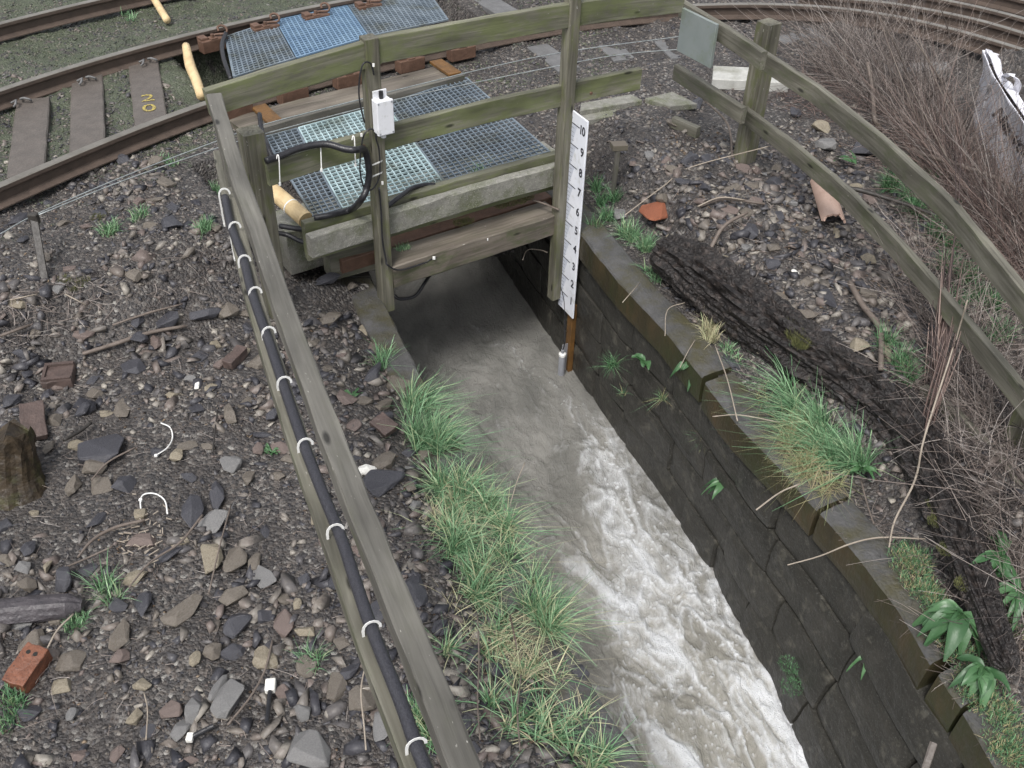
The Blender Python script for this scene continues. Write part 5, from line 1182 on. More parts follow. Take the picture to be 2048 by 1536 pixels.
mass('grass', 'dense long grass clump with straw on the left bank', jitter([(900, 960), (930, 1010), (945, 1060), (950, 1100), (960, 1150), (975, 1200)], 34, [40, 55, 70, 75, 65, 50]), 2700, .25, 12, (.12, -.15), (0, .82), rad=.03, curl=1.3)
mass('grass', 'green grass tufts on the left bank by the waterline', jitter([(1050, 1180), (1065, 1230), (1080, 1270)], 9, [20, 22, 22]), 800, .26, 13, (.3, .1), (0, .85), rad=.03, curl=1.0)
mass('grass', 'sparser grass and straw on the lower left bank', jitter([(960, 1260), (1000, 1300), (1020, 1350), (1060, 1400), (1100, 1450), (1180, 1500)], 20, [50, 70, 80, 90, 90, 70]), 620, .20, 14, (.1, -.05), (.1, 1), rad=.025, curl=1.2)
mass('grass', 'grass at the bottom edge of the left bank', jitter([(960, 1400), (1000, 1450), (900, 1300), (1150, 1520), (1200, 1530)], 9, [40, 50, 30, 50, 40]), 560, .2, 15, (.2, .1), (0, .85), rad=.03, curl=1.1)
mass('dead_grass', 'tangle of dead straw on the left bank', jitter([(900, 1010), (960, 1100), (980, 1240), (1020, 1300), (1080, 1360)], 40, [60, 70, 80, 80, 60]), 800, .2, 16, (.15, -.1), (.72, 1), rad=.08, curl=1.6, w_=.004)
mass('grass', 'grass clump in the corner between short post and cable rail at the bottom', jitter([(850, 1450), (880, 1500), (840, 1400)], 8, [14, 14, 10]), 500, .16, 17, (.1, 0), (0, .8))
# right coping grass
mass('grass', 'long arching green grass clump on the right coping against the log', jitter([(1560, 790), (1610, 840), (1650, 880), (1690, 920), (1710, 950)], 18, [18, 26, 30, 28, 22]), 1150, .32, 21, (-.75, .3), (0, .66), rad=.03, m='grass', z=1.30, curl=.9)
mass('dead_grass', 'brown dead grass under the long green clump on the coping', jitter([(1580, 850), (1620, 930), (1660, 975), (1530, 800)], 26, [30, 34, 34, 20]), 1500, .16, 22, (-.3, -.25), (.66, 1), rad=.05, curl=1.4, w_=.004, m='grass_dark', z=1.29)
T2 = [
 ([(1265, 480), (1290, 500), (1250, 470)], 'bright green grass tuft at the top of the right wall below the orange brick', 520, .17, 31, (-.1, -.1), 'grass', None),
 ([(1205, 410), (1215, 440), (1195, 380), (1230, 400), (1190, 460)], 'grass growing against the gauge board post', 700, .15, 32, (0, 0), 'grass_dark', None),
 ([(1300, 545), (1315, 560)], 'small green tuft on the coping near its top end', 140, .12, 33, (-.3, -.2), 'grass', None),
 ([(965, 352), (955, 362)], 'grass tuft behind the concrete beam on the bridge', 160, .12, 34, (0, 0), 'grass', 1.62),
 ([(215, 468), (225, 460)], 'bright green tuft on the ballast at the left', 200, .10, 35, (0, 0), 'grass', None),
 ([(408, 462), (415, 455)], 'bright green tuft just left of the lower rail', 200, .10, 36, (0, 0), 'grass', None),
 ([(428, 388), (430, 385)], 'bright green tuft touching the lower rail top', 200, .10, 37, (0, 0), 'grass', None),
 ([(285, 430), (275, 440)], 'thin green tuft between the ballast stones', 110, .09, 38, (0, 0), 'grass', None),
 ([(330, 322), (345, 330)], 'tiny green tuft under the signal wires', 90, .08, 39, (0, 0), 'grass', None),
 ([(436, 128), (444, 122)], 'green tuft at the left corner of the blue gratings', 160, .11, 40, (0, 0), 'grass', None),
 ([(250, 30), (265, 40), (270, 15)], 'green tuft between the far tracks at the top', 160, .10, 41, (0, 0), 'grass', None),
 ([(760, 735), (768, 720)], 'thin bluish grass tuft on the left channel edge', 130, .18, 42, (.05, 0), 'grass', None),
 ([(210, 1180), (225, 1200)], 'wispy pale grass beside the charred timber', 130, .16, 43, (0, 0), 'grass', None),
 ([(620, 1318), (628, 1325)], 'faint grass tuft beside the cable rail low down', 70, .12, 44, (0, 0), 'grass', None),
 ([(1415, 660), (1420, 680)], 'dead straw tuft on the coping edge above the plant', 260, .16, 45, (-.15, -.1), 'straw', None),
 ([(1010, 410), (1030, 405)], 'mossy tuft on the ledge below the concrete beam', 0, 0, 46, (0, 0), 'grass', 1.4),
 ([(1780, 380), (1820, 400), (1800, 350), (1850, 380), (1830, 430)], 'green grass seen between the right fence rails', 2400, .17, 47, (-.1, 0), 'grass_dark', None),
 ([(1900, 500), (1930, 560), (1910, 620), (1950, 600), (1980, 620), (1900, 440), (1960, 700), (2000, 680), (1870, 470), (1890, 540)], 'green weeds between the right fence rails lower down', 2400, .17, 48, (-.1, 0), 'grass_dark', None),
 ([(1770, 690), (1800, 730), (1810, 760)], 'thin green grass at the end of the fallen branch', 500, .17, 49, (0, 0), 'grass_dark', None),
 ([(1455, 700), (1465, 720)], 'small green sprig between the coping and the log', 120, .08, 50, (0, 0), 'grass', None),
 ([(20, 1400), (35, 1420), (10, 1450)], 'grey green weeds at the bottom left corner', 260, .08, 51, (0, 0), 'grass_dark', None),
 ([(1835, 1130), (1845, 1120), (1820, 1100)], 'dark green moss tuft on the coping beside the log', 420, .07, 52, (0, 0), 'grass_dark', None),
 ([(155, 1240), (150, 1255)], 'moss tuft under the end of the charred timber', 240, .05, 53, (0, 0), 'grass', None),
]
for pxs, l, n, h, sd, ln, m, zz in T2:
    if n: tuft(pxs, l, n, h, sd, 'grass' if m == 'straw' else m, rad=.045, lean=ln, col=(.7, 1) if m == 'straw' else (0, .68), z=zz)
# moss tufts
for pxs, l, n, h, sd, zz in [([(1000, 412), (1020, 407), (1040, 402), (1055, 395)], 'yellow green moss cushion on the ledge below the concrete beam', 1500, .025, 61, 1.40), ([(920, 447), (935, 443)], 'small green plant on the ledge below the concrete beam', 400, .035, 62, 1.38), ([(1588, 650), (1590, 675), (1600, 690)], 'yellow brown moss tuft on the upper side of the log', 1500, .05, 63, 1.55), ([(195, 435), (205, 428)], 'ochre moss patch on the ballast at the left', 500, .02, 64, None),
                             ([(150, 575), (130, 560), (165, 560)], 'green moss patch right of the iron peg', 700, .02, 66, None), ([(1235, 705 - 85), (1232, 300)], 'x', 0, 0, 65, None)]:
    if n: tag(fuzz('moss_clump', [at(x, y, zz) if zz else gp(x, y) for x, y in pxs], .05, n, h, 'moss', None, sd, .0035, (0, 1)), l, 'moss')
mass('moss', 'moss and leaf litter between the coping and the rotten log', jitter([(1800, 1090), (1860, 1190), (1900, 1280), (1960, 1380), (2010, 1460), (2030, 1520)], 80, [14, 20, 26, 30, 30, 30]), 7200, .035, 70, (0, 0), (.1, 1), rad=.06, m='grass_dark', w_=.005, z=1.30)

mass('moss', 'brown moss and leaf litter on the bank right of the rotten log', jitter([(1925, 990), (1950, 1060), (1985, 1140), (2010, 1200), (2040, 1280)], 60, [14, 22, 26, 30, 30]), 6000, .03, 71, (0, 0), (.35, 1), rad=.06, m='grass_dark', w_=.005)
def leafy(name, label, base, leaves, m='leaf', parent_=None):
    """leaves: (dir_deg, length, width, droop)"""
    o = thing(name, label, 'plant'); base = np.array(base, float)
    for az, L_, W_, dr in leaves:
        a = math.radians(az); d = V3(math.cos(a), math.sin(a), 0); s = V3(-math.sin(a), math.cos(a), 0); V = []; Fc = []; n = 9
        for i in range(n + 1):
            t = i / n; w_ = W_ * math.sin(math.pi * min(1, t * .93 + .05)) ** .8 * (1 - .25 * t); c = base + d * L_ * t + V3(0, 0, L_ * (.55 * t - dr * t * t)); wav = math.sin(t * 9 + az) * .006
            V += [c - s * w_ / 2 + V3(0, 0, .18 * w_ + wav), c - s * w_ / 4 + V3(0, 0, .04 * w_), c, c + s * w_ / 4 + V3(0, 0, .04 * w_), c + s * w_ / 2 + V3(0, 0, .18 * w_ - wav)]
        for i in range(n):
            for j in range(4): Fc.append((i * 5 + j, i * 5 + j + 1, (i + 1) * 5 + j + 1, (i + 1) * 5 + j))
        link('leaf', mesh('leaf', V, Fc, m, smooth=True, cols=np.full(len(V), r3.uniform(.15, .8))), o)
    return o
LR = lambda n, a0, a1, l0, l1, w0, dr=.6: [(r3.uniform(a0, a1), r3.uniform(l0, l1), r3.uniform(w0 * .7, w0 * 1.2), r3.uniform(dr * .6, dr * 1.4)) for _ in range(n)]
leafy('leafy_plant', 'broad leaved plant hanging over the wall edge under the straw tuft', at(1403, 715, 1.24), LR(8, 150, 290, .13, .2, .05, 1.0))
leafy('leafy_plant', 'round leaved plant growing from a wall joint left of the other', at(1290, 722, .98), LR(6, 100, 330, .07, .12, .055, .7))
leafy('leafy_plant', 'single long leafed sprig in the middle of the wall', at(1452, 965, .72), LR(4, 160, 250, .10, .16, .04, .9))
leafy('leafy_plant', 'small leafy sprig low on the wall face near the bottom', at(1735, 1312, .85), LR(3, 200, 270, .08, .13, .025, 1.0))
leafy('leafy_plant', 'large dock plant with drooping leaves against the log at the right', at(1925, 1225, 1.42), LR(16, 120, 320, .14, .22, .075, 1.1))
leafy('leafy_plant', 'smaller dock plant under the large one at the right', at(1968, 1335, 1.38), LR(11, 140, 310, .10, .17, .06, 1.0))
leafy('leafy_plant', 'leafy green plant at the right edge above the log', at(2005, 1110, 1.50), LR(10, 60, 300, .12, .2, .045, .8))
leafy('leafy_plant', 'leafy green plant at the right edge beside the end of the log', at(2040, 1180, 1.48), LR(10, 60, 300, .14, .22, .04, .8))
leafy('leafy_plant', 'bright arched leaf plant behind the upper right rail', at(1712, 330, 1.55), LR(4, 60, 200, .14, .2, .035, .6))
leafy('leafy_plant', 'leafy weed between the right rails near the cane bundle', at(1945, 690, 1.5), LR(8, 60, 320, .08, .15, .04, .7))
leafy('leafy_plant', 'ivy like weed under the right rail beside the lower right post', at(1998, 790, 1.52), LR(8, 60, 320, .06, .1, .045, .7))
leafy('leafy_plant', 'pale green leafy sprig beside the long black stone', gp(705, 795), LR(9, 0, 360, .05, .09, .022, .5))
leafy('leafy_plant', 'upright green sprig left of the cable rail', gp(543, 905), LR(14, 0, 360, .03, .06, .014, .1))
leafy('leafy_plant', 'leafy sprig at the right side of the long coping grass', at(1725, 935, 1.36), LR(10, 0, 360, .07, .12, .03, .5))
leafy('leafy_plant', 'low weed leaves among the stones behind the right fence post', at(1870, 440, 1.52), LR(8, 0, 360, .08, .14, .03, .7))
leafy('leafy_plant', 'weed leaves between the right rails halfway down', at(1960, 655, 1.5), LR(9, 0, 360, .06, .12, .03, .7))
fuzz_w = tag(fuzz('grass_tuft', [at(1222, 735, .86), at(1230, 730, .88)], .02, 150, .14, 'grass_dark', None, 81, .005, (0, .7), .8, lean=(-.3, -.4)), 'grass tuft sprouting from the wall face right of the sensor', 'grass')
tag(fuzz('grass_tuft', [at(1325, 800, .8)], .02, 60, .14, 'grass_dark', None, 82, .004, (.3, 1), .8, lean=(-.3, -.5)), 'wispy dry tuft on the wall face below the round leaved plant', 'grass')
tag(fuzz('grass_tuft', [at(1405, 880, .75)], .02, 60, .16, 'grass_dark', None, 83, .004, (.2, 1), .8, lean=(-.3, -.7)), 'wispy dry tuft on the middle of the wall face', 'grass')
for k_, (px, py, z, n_, l) in enumerate([(1245, 790, .8, 40, 'wispy strands on the wall just below the sensor tuft'), (1380, 850, .72, 50, 'thin tuft in the joint left of the long leafed sprig'), (1500, 1010, .62, 30, 'few green strands in the wall below the long leafed sprig'), (1640, 1150, .72, 36, 'few dry strands in the wall under the reaching pale twig'), (1690, 1250, .70, 30, 'short strands in the wall joint left of the low sprig')]):
    tag(fuzz('grass_tuft', [at(px, py, z)], .02, n_, .09, 'grass_dark', None, 110 + k_, .004, (.1, 1), .8, lean=(-.3, -.5)), l, 'grass')
tag(fuzz('grass_tuft', [at(800, 500, 1.36), at(812, 496, 1.36)], .03, 120, .06, 'grass', None, 130, .004, (0, .7), .8), 'tiny green weed at the left end of the ledge by the tall post', 'grass')
tag(fuzz('moss_clump', [at(1578, 1330, .35), at(1590, 1350, .3), at(1582, 1375, .3)], .06, 900, .02, 'grass_dark', None, 84, .004, (0, .5), .8), 'dark green moss patch low on the wall near the foaming water', 'moss')

# ================================================================== TWIGS, CANES, BRAMBLES
def stick(pts, z, r, m, label, name='stick', dz=None, cat='stick', grp=None):
    r = [q * (.72 if m == 'twig_pale' else 1) for q in np.atleast_1d(r)]
    if z is None: P = [gp(x, y, dz if dz is not None else .02) for x, y in pts]
    elif isinstance(z, (list, tuple)): P = [at(x, y, zz) for (x, y), zz in zip(pts, z)]
    else: P = [at(x, y, z) for x, y in pts]
    return tag(tube(name, P, r, m, k=7, n=5), label, cat, grp)
stick([(165, 708), (230, 688), (300, 665), (372, 652)], None, [.012, .014, .010], 'twig_brown', 'long brown branch lying above the left gravel', dz=.04)
stick([(225, 650), (300, 625), (365, 608)], None, [.006, .008, .005], 'twig_brown', 'thinner brown branch behind the long one', dz=.04)
stick([(130, 588), (172, 610)], None, .006, 'twig_pale', 'pale straw stick pointing right of the iron peg', dz=.03)
stick([(0, 672), (60, 650)], None, .009, 'twig_brown', 'brown branch at the left edge on the kerb', dz=.05)
stick([(20, 600), (75, 588)], None, .006, 'twig_pale', 'pale stick left of the foot of the iron peg', dz=.04)
stick([(128, 880), (160, 862), (182, 845)], None, .01, 'twig_dark', 'short dark stick above the very large dark stone', dz=.05)
stick([(155, 1115), (185, 1080), (230, 1055), (290, 1040)], None, [.005, .009, .008], 'twig_brown', 'forked brown branch above the charred timber', dz=.05)
stick([(105, 1145), (170, 1118), (225, 1093)], None, .005, 'twig_brown', 'thin branch crossing the stones above the charred timber', dz=.06)
stick([(258, 1175), (300, 1125), (360, 1085), (405, 1030)], None, [.004, .006, .006], 'twig_brown', 'long thin branch slanting up to the tall dark stone', dz=.06)
stick([(418, 1185), (440, 1090), (462, 1010)], None, .004, 'twig_brown', 'thin upright branch beside the five sided stone', dz=.06)
stick([(93, 1300), (115, 1260), (147, 1228)], None, .006, 'twig_pale', 'pale bent stick just below the charred timber', dz=.06)
stick([(292, 1480), (295, 1420), (288, 1385)], None, .004, 'twig_pale', 'thin pale stem near the bottom left', dz=.06)
stick([(455, 1450), (500, 1395), (530, 1340), (545, 1280)], None, .005, 'twig_brown', 'long thin stem slanting past the white plug', dz=.05)
stick([(183, 960), (215, 925), (270, 895)], None, .005, 'twig_brown', 'thin stick leaning on the very large dark stone', dz=.08)
stick([(425, 905), (430, 860), (435, 820)], None, .005, 'twig_dark', 'thin dark stick near the cream lump', dz=.03)
stick([(732, 1500), (728, 1450), (722, 1380), (733, 1320)], None, .005, 'twig_pale', 'pale stem standing between the two fence rails at the bottom', dz=.12)
stick([(1250, 430), (1330, 370), (1380, 335), (1540, 292)], [1.55, 1.56, 1.6, 1.85], [.006, .007, .005], 'twig_pale', 'long pale stick leaning across the right bank to the short post')
stick([(1400, 545), (1425, 490), (1450, 450), (1495, 425)], None, [.012, .015, .010], 'twig_brown', 'crooked grey brown branch on the right bank by the log end', dz=.09)
stick([(1400, 412), (1450, 398), (1530, 408)], None, .01, 'twig_brown', 'grey branch lying across the right bank', dz=.04)
stick([(1395, 413), (1440, 395), (1490, 400)], None, .007, 'twig_pale', 'thinner pale branch lying beside the grey one', dz=.06)
stick([(1485, 365), (1465, 310), (1462, 275), (1450, 240), (1400, 190), (1360, 130)], [1.5, 1.58, 1.62, 1.66, 1.75, 1.8], [.010, .009, .004], 'twig_brown', 'bare sapling growing up left of the short right post')
stick([(1700, 565), (1725, 610), (1760, 660), (1762, 740)], None, [.018, .018, .016], 'twig_brown', 'smooth curved branch lying down the right bank', dz=.06)
tag(tube('pipe_end', [at(1768, 720, 1.55), at(1775, 785, 1.50)], .024, 'wood_rail' if 0 else 'concrete', k=14), 'open end of a grey pipe beside the curved branch', 'pipe')
tag(tube('pipe_mouth', [at(1774, 779, 1.512), at(1776, 790, 1.50)], .018, 'wall_back_and_shade', k=14), 'dark open mouth of the grey pipe beside the curved branch', 'pipe') if 0 else None
stick([(1650, 372), (1700, 378), (1725, 382), (1800, 405), (1870, 430), (1895, 440)], 1.62, [.02, .018, .014, .01], 'twig_dark', 'black branch threaded through the lower right rail')
stick([(1805, 290), (1850, 310), (1900, 325), (1990, 355), (2048, 385)], [1.65, 1.75, 1.8, 1.8, 1.75], [.012, .018, .016, .014], 'twig_brown', 'thick brown branch leaning in front of the white bag')
stick([(1735, 125), (1745, 180), (1750, 240), (1765, 262)], [1.95, 1.8, 1.65, 1.55], [.016, .018, .022], 'twig_brown', 'upright broken branch with white tip above the right rail')
stick([(1778, 1095), (1790, 1040), (1830, 960), (1850, 870), (1835, 880)][:4] + [(1905, 700), (1935, 600)], [1.35, 1.4, 1.55, 1.75, 2.0, 2.3], [.006, .008, .007, .005], 'twig_pale', 'long pale curved stem rising from the log past the cane bundle')
stick([(1575, 1130), (1640, 1112), (1700, 1088), (1760, 1075), (1850, 1078)], 1.34, [.004, .006, .006], 'twig_pale', 'pale twig reaching out over the wall')
stick([(1512, 1020), (1560, 985), (1600, 968)], 1.36, .006, 'twig_pale', 'bent pale twig sticking out below the long coping grass')
stick([(1475, 842), (1455, 760), (1430, 690)], 1.38, .005, 'twig_pale', 'straight pale straw across the coping above the orange stained stone')
stick([(1425, 833), (1480, 830), (1560, 845)], 1.36, .004, 'twig_pale', 'horizontal pale straw across the coping')
stick([(1245, 605), (1280, 565)], 1.34, .004, 'twig_pale', 'short pale straw over the coping near its top end')
stick([(1360, 735), (1375, 705), (1390, 680)], 1.3, .004, 'twig_pale', 'pale straw beside the hanging broad leaved plant')
stick([(1722, 960), (1735, 1010), (1748, 1048)], 1.36, .004, 'twig_brown', 'thin brown stem lying on the bare coping')
stick([(1330, 672), (1335, 620), (1370, 605), (1325, 668)][:3], 1.36, .004, 'twig_pale', 'angled straw over the coping next to the log')
stick([(1045, 520), (1055, 500), (1080, 500), (1095, 505)], 1.0, .004, 'twig_pale', 'pale root dangling in the dark under the bridge')
stick([(1065, 400), (1090, 408), (1118, 420)], 1.42, .007, 'twig_brown', 'short twig on the ledge beside the tall right post')
stick([(1020, 1010), (1035, 960), (1050, 925)], 1.15, .004, 'twig_pale', 'pale dry stem standing above the bank grass against the stream')
stick([(1035, 1300), (1020, 1230), (1180, 1190)][:2], 1.2, .004, 'cane_red', 'reddish stem in the bank grass')
for P, l in [([(960, 1480), (955, 1400), (958, 1320), (955, 1230)], 'long reddish stem rising through the bank grass'), ([(1040, 1500), (1035, 1420), (1042, 1350)], 'short reddish stem lower in the bank grass')]: stick(P, 1.25, .004, 'twig_brown', l)
# dropped ties
for P, l in [([(322, 846), (340, 855), (345, 875), (335, 895), (312, 911)], 'loose white cable tie curled on the gravel, the upper one'), ([(283, 1030), (281, 1000), (290, 988), (312, 988), (330, 1002), (335, 1028)], 'loose white cable tie curled on the gravel, the lower one')]:
    o = thing('cable_tie', l, 'cable tie', 'white ties dropped on the gravel'); Q = [gp(x, y, .025) for x, y in P]
    link('strap', mesh('strap', *tubeVF(spline(Q, 6), .004, 6), 'tie', smooth=True), o); e = Q[-1] if 'upper' in l else Q[1]
    link('buckle', mesh('buckle', *boxVF(e, V3(.008, 0, 0), V3(0, .007, 0), V3(0, 0, .005)), 'tie'), o)
o = thing('plug', 'white plug on a black rod lying near the bottom left', 'plug')
a = gp(541, 1372, .03); b_ = gp(534, 1445, .03)
box('head', a, V3(.022, .004, 0), V3(-.004, .03, 0), V3(0, 0, .018), 'white_scrap', o, .006); link('rod', mesh('rod', *tubeVF([a, b_], .010, 10), 'cable'), o)
o = thing('plug', 'black rod with a frayed pale end at the bottom left', 'plug')
a = gp(380, 1475, .03); b_ = gp(427, 1452, .03)
link('rod', mesh('rod', *tubeVF([a, b_], .011, 10), 'cable'), o); box('head', a, V3(.014, 0, 0), V3(0, .018, 0), V3(0, 0, .012), 'white_scrap', o, .004)
# chips of pale wood
V = []; Fc = []; parts = []
for k in range(46):
    c = gp(r3.gauss(285, 34), r3.gauss(1075, 32), .02); a = r3.uniform(0, 3.14); l = r3.uniform(.008, .03); parts.append(boxVF(c, V3(math.cos(a), math.sin(a), 0) * l, V3(-math.sin(a), math.cos(a), 0) * .0025, V3(0, 0, .002)))
V, Fc = join(parts); tag(link('wood_chips', mesh('wood_chips', V, Fc, 'twig_pale')), 'pale splinters scattered round the forked branch', None, None, 'stuff')

def stems(name, label, n, basef, hl, seed, m='twig', r=(.0015, .004), lean=None, kind='stuff', curve=.25, cat=None, grp=None, k=4, seg=6):
    rr = np.random.default_rng(seed); Vs = []; Fs = []; Cs = []; o = 0
    for i in range(n):
        b = basef(rr); L_ = rr.uniform(*hl); d = lean(rr) if lean else rr.normal(0, 1, 3); d = d / np.linalg.norm(d); cv = rr.normal(0, 1, 3) * curve * L_; cv2 = rr.normal(0, 1, 3) * curve * .5 * L_
        t = np.linspace(0, 1, seg)[:, None]; P = b + d * L_ * t + cv * t * t + cv2 * np.sin(t * 5)*.3; P[:, 2] = np.maximum(P[:, 2], gz(P[:, 0], P[:, 1], False) + .01)
        R0 = rr.uniform(*r); V, Fc = tubeVF(P, R0 * (1 - .6 * t[:, 0]), k, caps=False); Vs.append(V); Fs.append(np.array(Fc) + o); o += len(V); Cs.append(np.full(len(V), rr.random()))
    ob = link(name, mesh(name, np.vstack(Vs), np.vstack(Fs), m, cols=np.concatenate(Cs), smooth=True)); return tag(ob, label, cat, grp, kind)
def basepoly(P):
    P = np.array(P, float); mn, mx = P.min(0), P.max(0)
    def f(rr):
        while True:
            q = rr.uniform(mn, mx)
            if inpoly(np.array([q[0]]), np.array([q[1]]), P)[0]: return gp(q[0], q[1], .0, 1.5)
    return f
br = [(1620, 150), (1700, 90), (1830, 130), (1880, 180), (1910, 290), (1990, 420), (2120, 480), (2120, 620), (2048, 560), (1960, 450), (1860, 330), (1760, 240)]
stems('bramble_thicket', 'dense tangle of bare brown bramble stems beyond the right fence', 2600, basepoly(br), (.3, .95), 91, r=(.0010, .0030), curve=.35, lean=lambda rr: np.array([rr.normal(-.25, .5), rr.normal(.1, .5), rr.uniform(.1, .9)]))
br2 = [(1820, 260), (1880, 270), (2000, 430), (2150, 500), (2150, 700), (2060, 600), (1950, 470), (1860, 380)]
stems('bramble_thicket', 'darker reddish bramble tangle directly behind the upper right rail', 1300, basepoly(br2), (.3, .8), 92, m='cane_red', r=(.0012, .0036), curve=.35, lean=lambda rr: np.array([rr.normal(-.3, .5), rr.normal(.2, .5), rr.uniform(.1, .8)]))
br3 = [(1850, 700), (1960, 780), (2060, 900), (2100, 1100), (2100, 1350), (2030, 1330), (1980, 1150), (1930, 1000), (1890, 880), (1850, 800)]
stems('dead_stems', 'grey brown tangle of dead stems between the log and the lower right post', 1100, basepoly(br3), (.15, .5), 93, r=(.0012, .0032), lean=lambda rr: np.array([rr.normal(-.1, .7), rr.normal(0, .7), rr.uniform(0, .6)]))
br4 = [(1640, 120), (1760, 250), (1600, 240), (1540, 200), (1560, 160)]
stems('dead_stems', 'fallen dead twigs and litter behind the short right post', 350, basepoly(br4), (.08, .3), 94, r=(.0012, .003), lean=lambda rr: np.array([rr.normal(0, .7), rr.normal(0, .7), rr.uniform(0, .15)]), m='cane_red')
stems('litter', 'fine dead straw and twigs scattered on the left bank edge', 260, basepoly([(0, 560), (160, 560), (420, 480), (440, 560), (250, 640), (0, 720)]), (.04, .16), 95, r=(.001, .0028), lean=lambda rr: np.array([rr.normal(0, 1), rr.normal(0, .7), rr.uniform(0, .06)]))
stems('litter', 'fine dead twigs scattered over the left gravel', 330, basepoly([(0, 700), (550, 700), (800, 1500), (0, 1500)]), (.03, .13), 96, r=(.0008, .0022), lean=lambda rr: np.array([rr.normal(0, 1), rr.normal(0, .7), rr.uniform(0, .08)]))
stems('litter', 'fine dead twigs scattered over the right bank', 260, basepoly([(1250, 330), (1560, 250), (1900, 700), (1850, 780), (1500, 560)]), (.03, .15), 97, r=(.0008, .0025), lean=lambda rr: np.array([rr.normal(0, 1), rr.normal(0, .7), rr.uniform(0, .08)]))
stems('litter', 'dead straw lying on the coping stones and log', 230, basepoly([(1380, 620), (1560, 780), (1700, 960), (1900, 1200), (2000, 1450), (1930, 1380), (1760, 1130), (1560, 880)]), (.04, .18), 98, r=(.0009, .0022), lean=lambda rr: np.array([rr.normal(-.3, 1), rr.normal(-.2, .7), rr.uniform(0, .3)]))
stems('dead_stems', 'dead brown stems and straw between the right fence rails', 900, basepoly([(1790, 520), (1860, 500), (1990, 640), (2060, 760), (2060, 930), (1960, 850), (1880, 760), (1830, 640)]), (.15, .55), 99, r=(.001, .003), lean=lambda rr: np.array([rr.normal(-.1, .6), rr.normal(.1, .6), rr.uniform(.05, .8)]))
stems('dead_stems', 'dry stems hanging over the coping at the lower right', 260, basepoly([(1780, 1040), (1850, 1130), (2000, 1330), (2040, 1440), (1960, 1380), (1850, 1200)]), (.08, .3), 101, r=(.001, .0022), lean=lambda rr: np.array([rr.normal(-.5, .6), rr.normal(-.1, .6), rr.uniform(0, .5)]))
mat('dead_leaf', [(0, (.045, .03, .022)), (.4, (.10, .068, .045)), (.75, (.17, .12, .08)), (1, (.26, .20, .14))], 20, rough=.6, bump=.3, attr='col')
rubble('leaf_litter', 'brown dead leaves and bark crumbs on the right bank', 9000, (1.0, 4.6), (1.6, 7.6), .006, .020, lambda x, y: (x > xR(y) + .42) & (fbm(x * 2.1 + 30, y * 2.1, 3) > .47), 9, nv=7, fl_=(.06, .16), m='dead_leaf', sink=.25)
rubble('leaf_litter', 'brown dead leaves and bark crumbs among the left bank stones', 5000, (-4.5, .3), (1.2, 7), .005, .014, lambda x, y: near(x, y) & (x < xL(y)) & (fbm(x * 1.6 + 60, y * 1.6, 3) > .5), 10, nv=7, fl_=(.06, .16), m='dead_leaf', sink=.25)
# the tall bundle of dead canes
cb_ = thing('cane_bundle', 'tall bundle of reddish brown dead canes rising in front of the right fence', 'dead plant')
rr = np.random.default_rng(5); parts = []; Cs = []
cpts = [at(1858, 860, 1.45), at(1868, 760, 1.62), at(1880, 660, 1.82), at(1895, 560, 2.02), at(1908, 430, 2.25), at(1910, 290, 2.5)]
cspl = spline(cpts, 6)
for i in range(60):
    f = 1.0 if i < 2 else rr.uniform(.35, .72); k0 = int(rr.uniform(0, .25) * len(cspl)); k1 = max(k0 + 6, int(f * len(cspl))); P = cspl[k0:k1].copy(); t = np.linspace(0, 1, len(P))[:, None]
    o1 = rr.normal(0, .022, 3); o2 = rr.normal(0, .030, 3); P = P + o1 * (1 - t) + o2 * t + rr.normal(0, .01, 3) * np.sin(t * 5)
    V, Fc = tubeVF(P, np.linspace(rr.uniform(.004, .009), .0022, len(P)), 5); parts.append((V, Fc)); Cs.append(np.full(len(V), rr.random() ** 1.5))
V, Fc = join(parts); link('canes', mesh('canes', V, Fc, 'cane_red', cols=np.concatenate(Cs), smooth=True), cb_)
parts = []; Cs = []
for i in range(16):
    b = at(1840 + rr.normal(0, 8), 900 + rr.normal(0, 8), 1.45); e = at(1912 + rr.normal(0, 10), 670 + rr.normal(0, 20), 1.95); V, Fc = tubeVF(spline([b, (b + e) / 2 + rr.normal(0, .012, 3), e], 6), np.linspace(.006, .002, 13), 5); parts.append((V, Fc)); Cs.append(np.full(len(V), rr.uniform(.2, .85)))
V, Fc = join(parts); link('fallen_canes', mesh('fallen_canes', V, Fc, 'cane_red', cols=np.concatenate(Cs), smooth=True), cb_)
# single whips in the thicket
wh = [([(1830, 190), (1790, 90), (1740, 0)], [1.6, 2.1, 2.4]), ([(1860, 300), (1800, 150), (1745, 0)], [1.6, 2.1, 2.5]), ([(1935, 260), (1850, 110), (1760, 0)], [1.6, 2.2, 2.5]), ([(1960, 330), (1880, 180), (1830, 60), (1800, 0)], [1.6, 2.0, 2.3, 2.5]), ([(1750, 95), (1751, 60), (1752, 55)], [1.75, 1.95, 2.0]), ([(1905, 90), (1890, 40), (1875, 0)], [1.7, 2.0, 2.2]), ([(1950, 420), (1880, 290), (1820, 170)], [1.6, 1.9, 2.2])]
for k_, (P, zs_) in enumerate(wh):
    stick(P, zs_, [.006, .005, .002], 'twig_brown', ['tall thin twig, first from the left above the right fence', 'tall thin twig crossing the upper rails, second from the left', 'long straight whip reaching the top edge among the rails', 'long whip left of the white bag', 'short dark upright twig on the ballast', 'thin twig crossing the rails left of the white bag', 'dark bent whip behind the upper right rail'][k_], name='bare_twig', cat='twig')

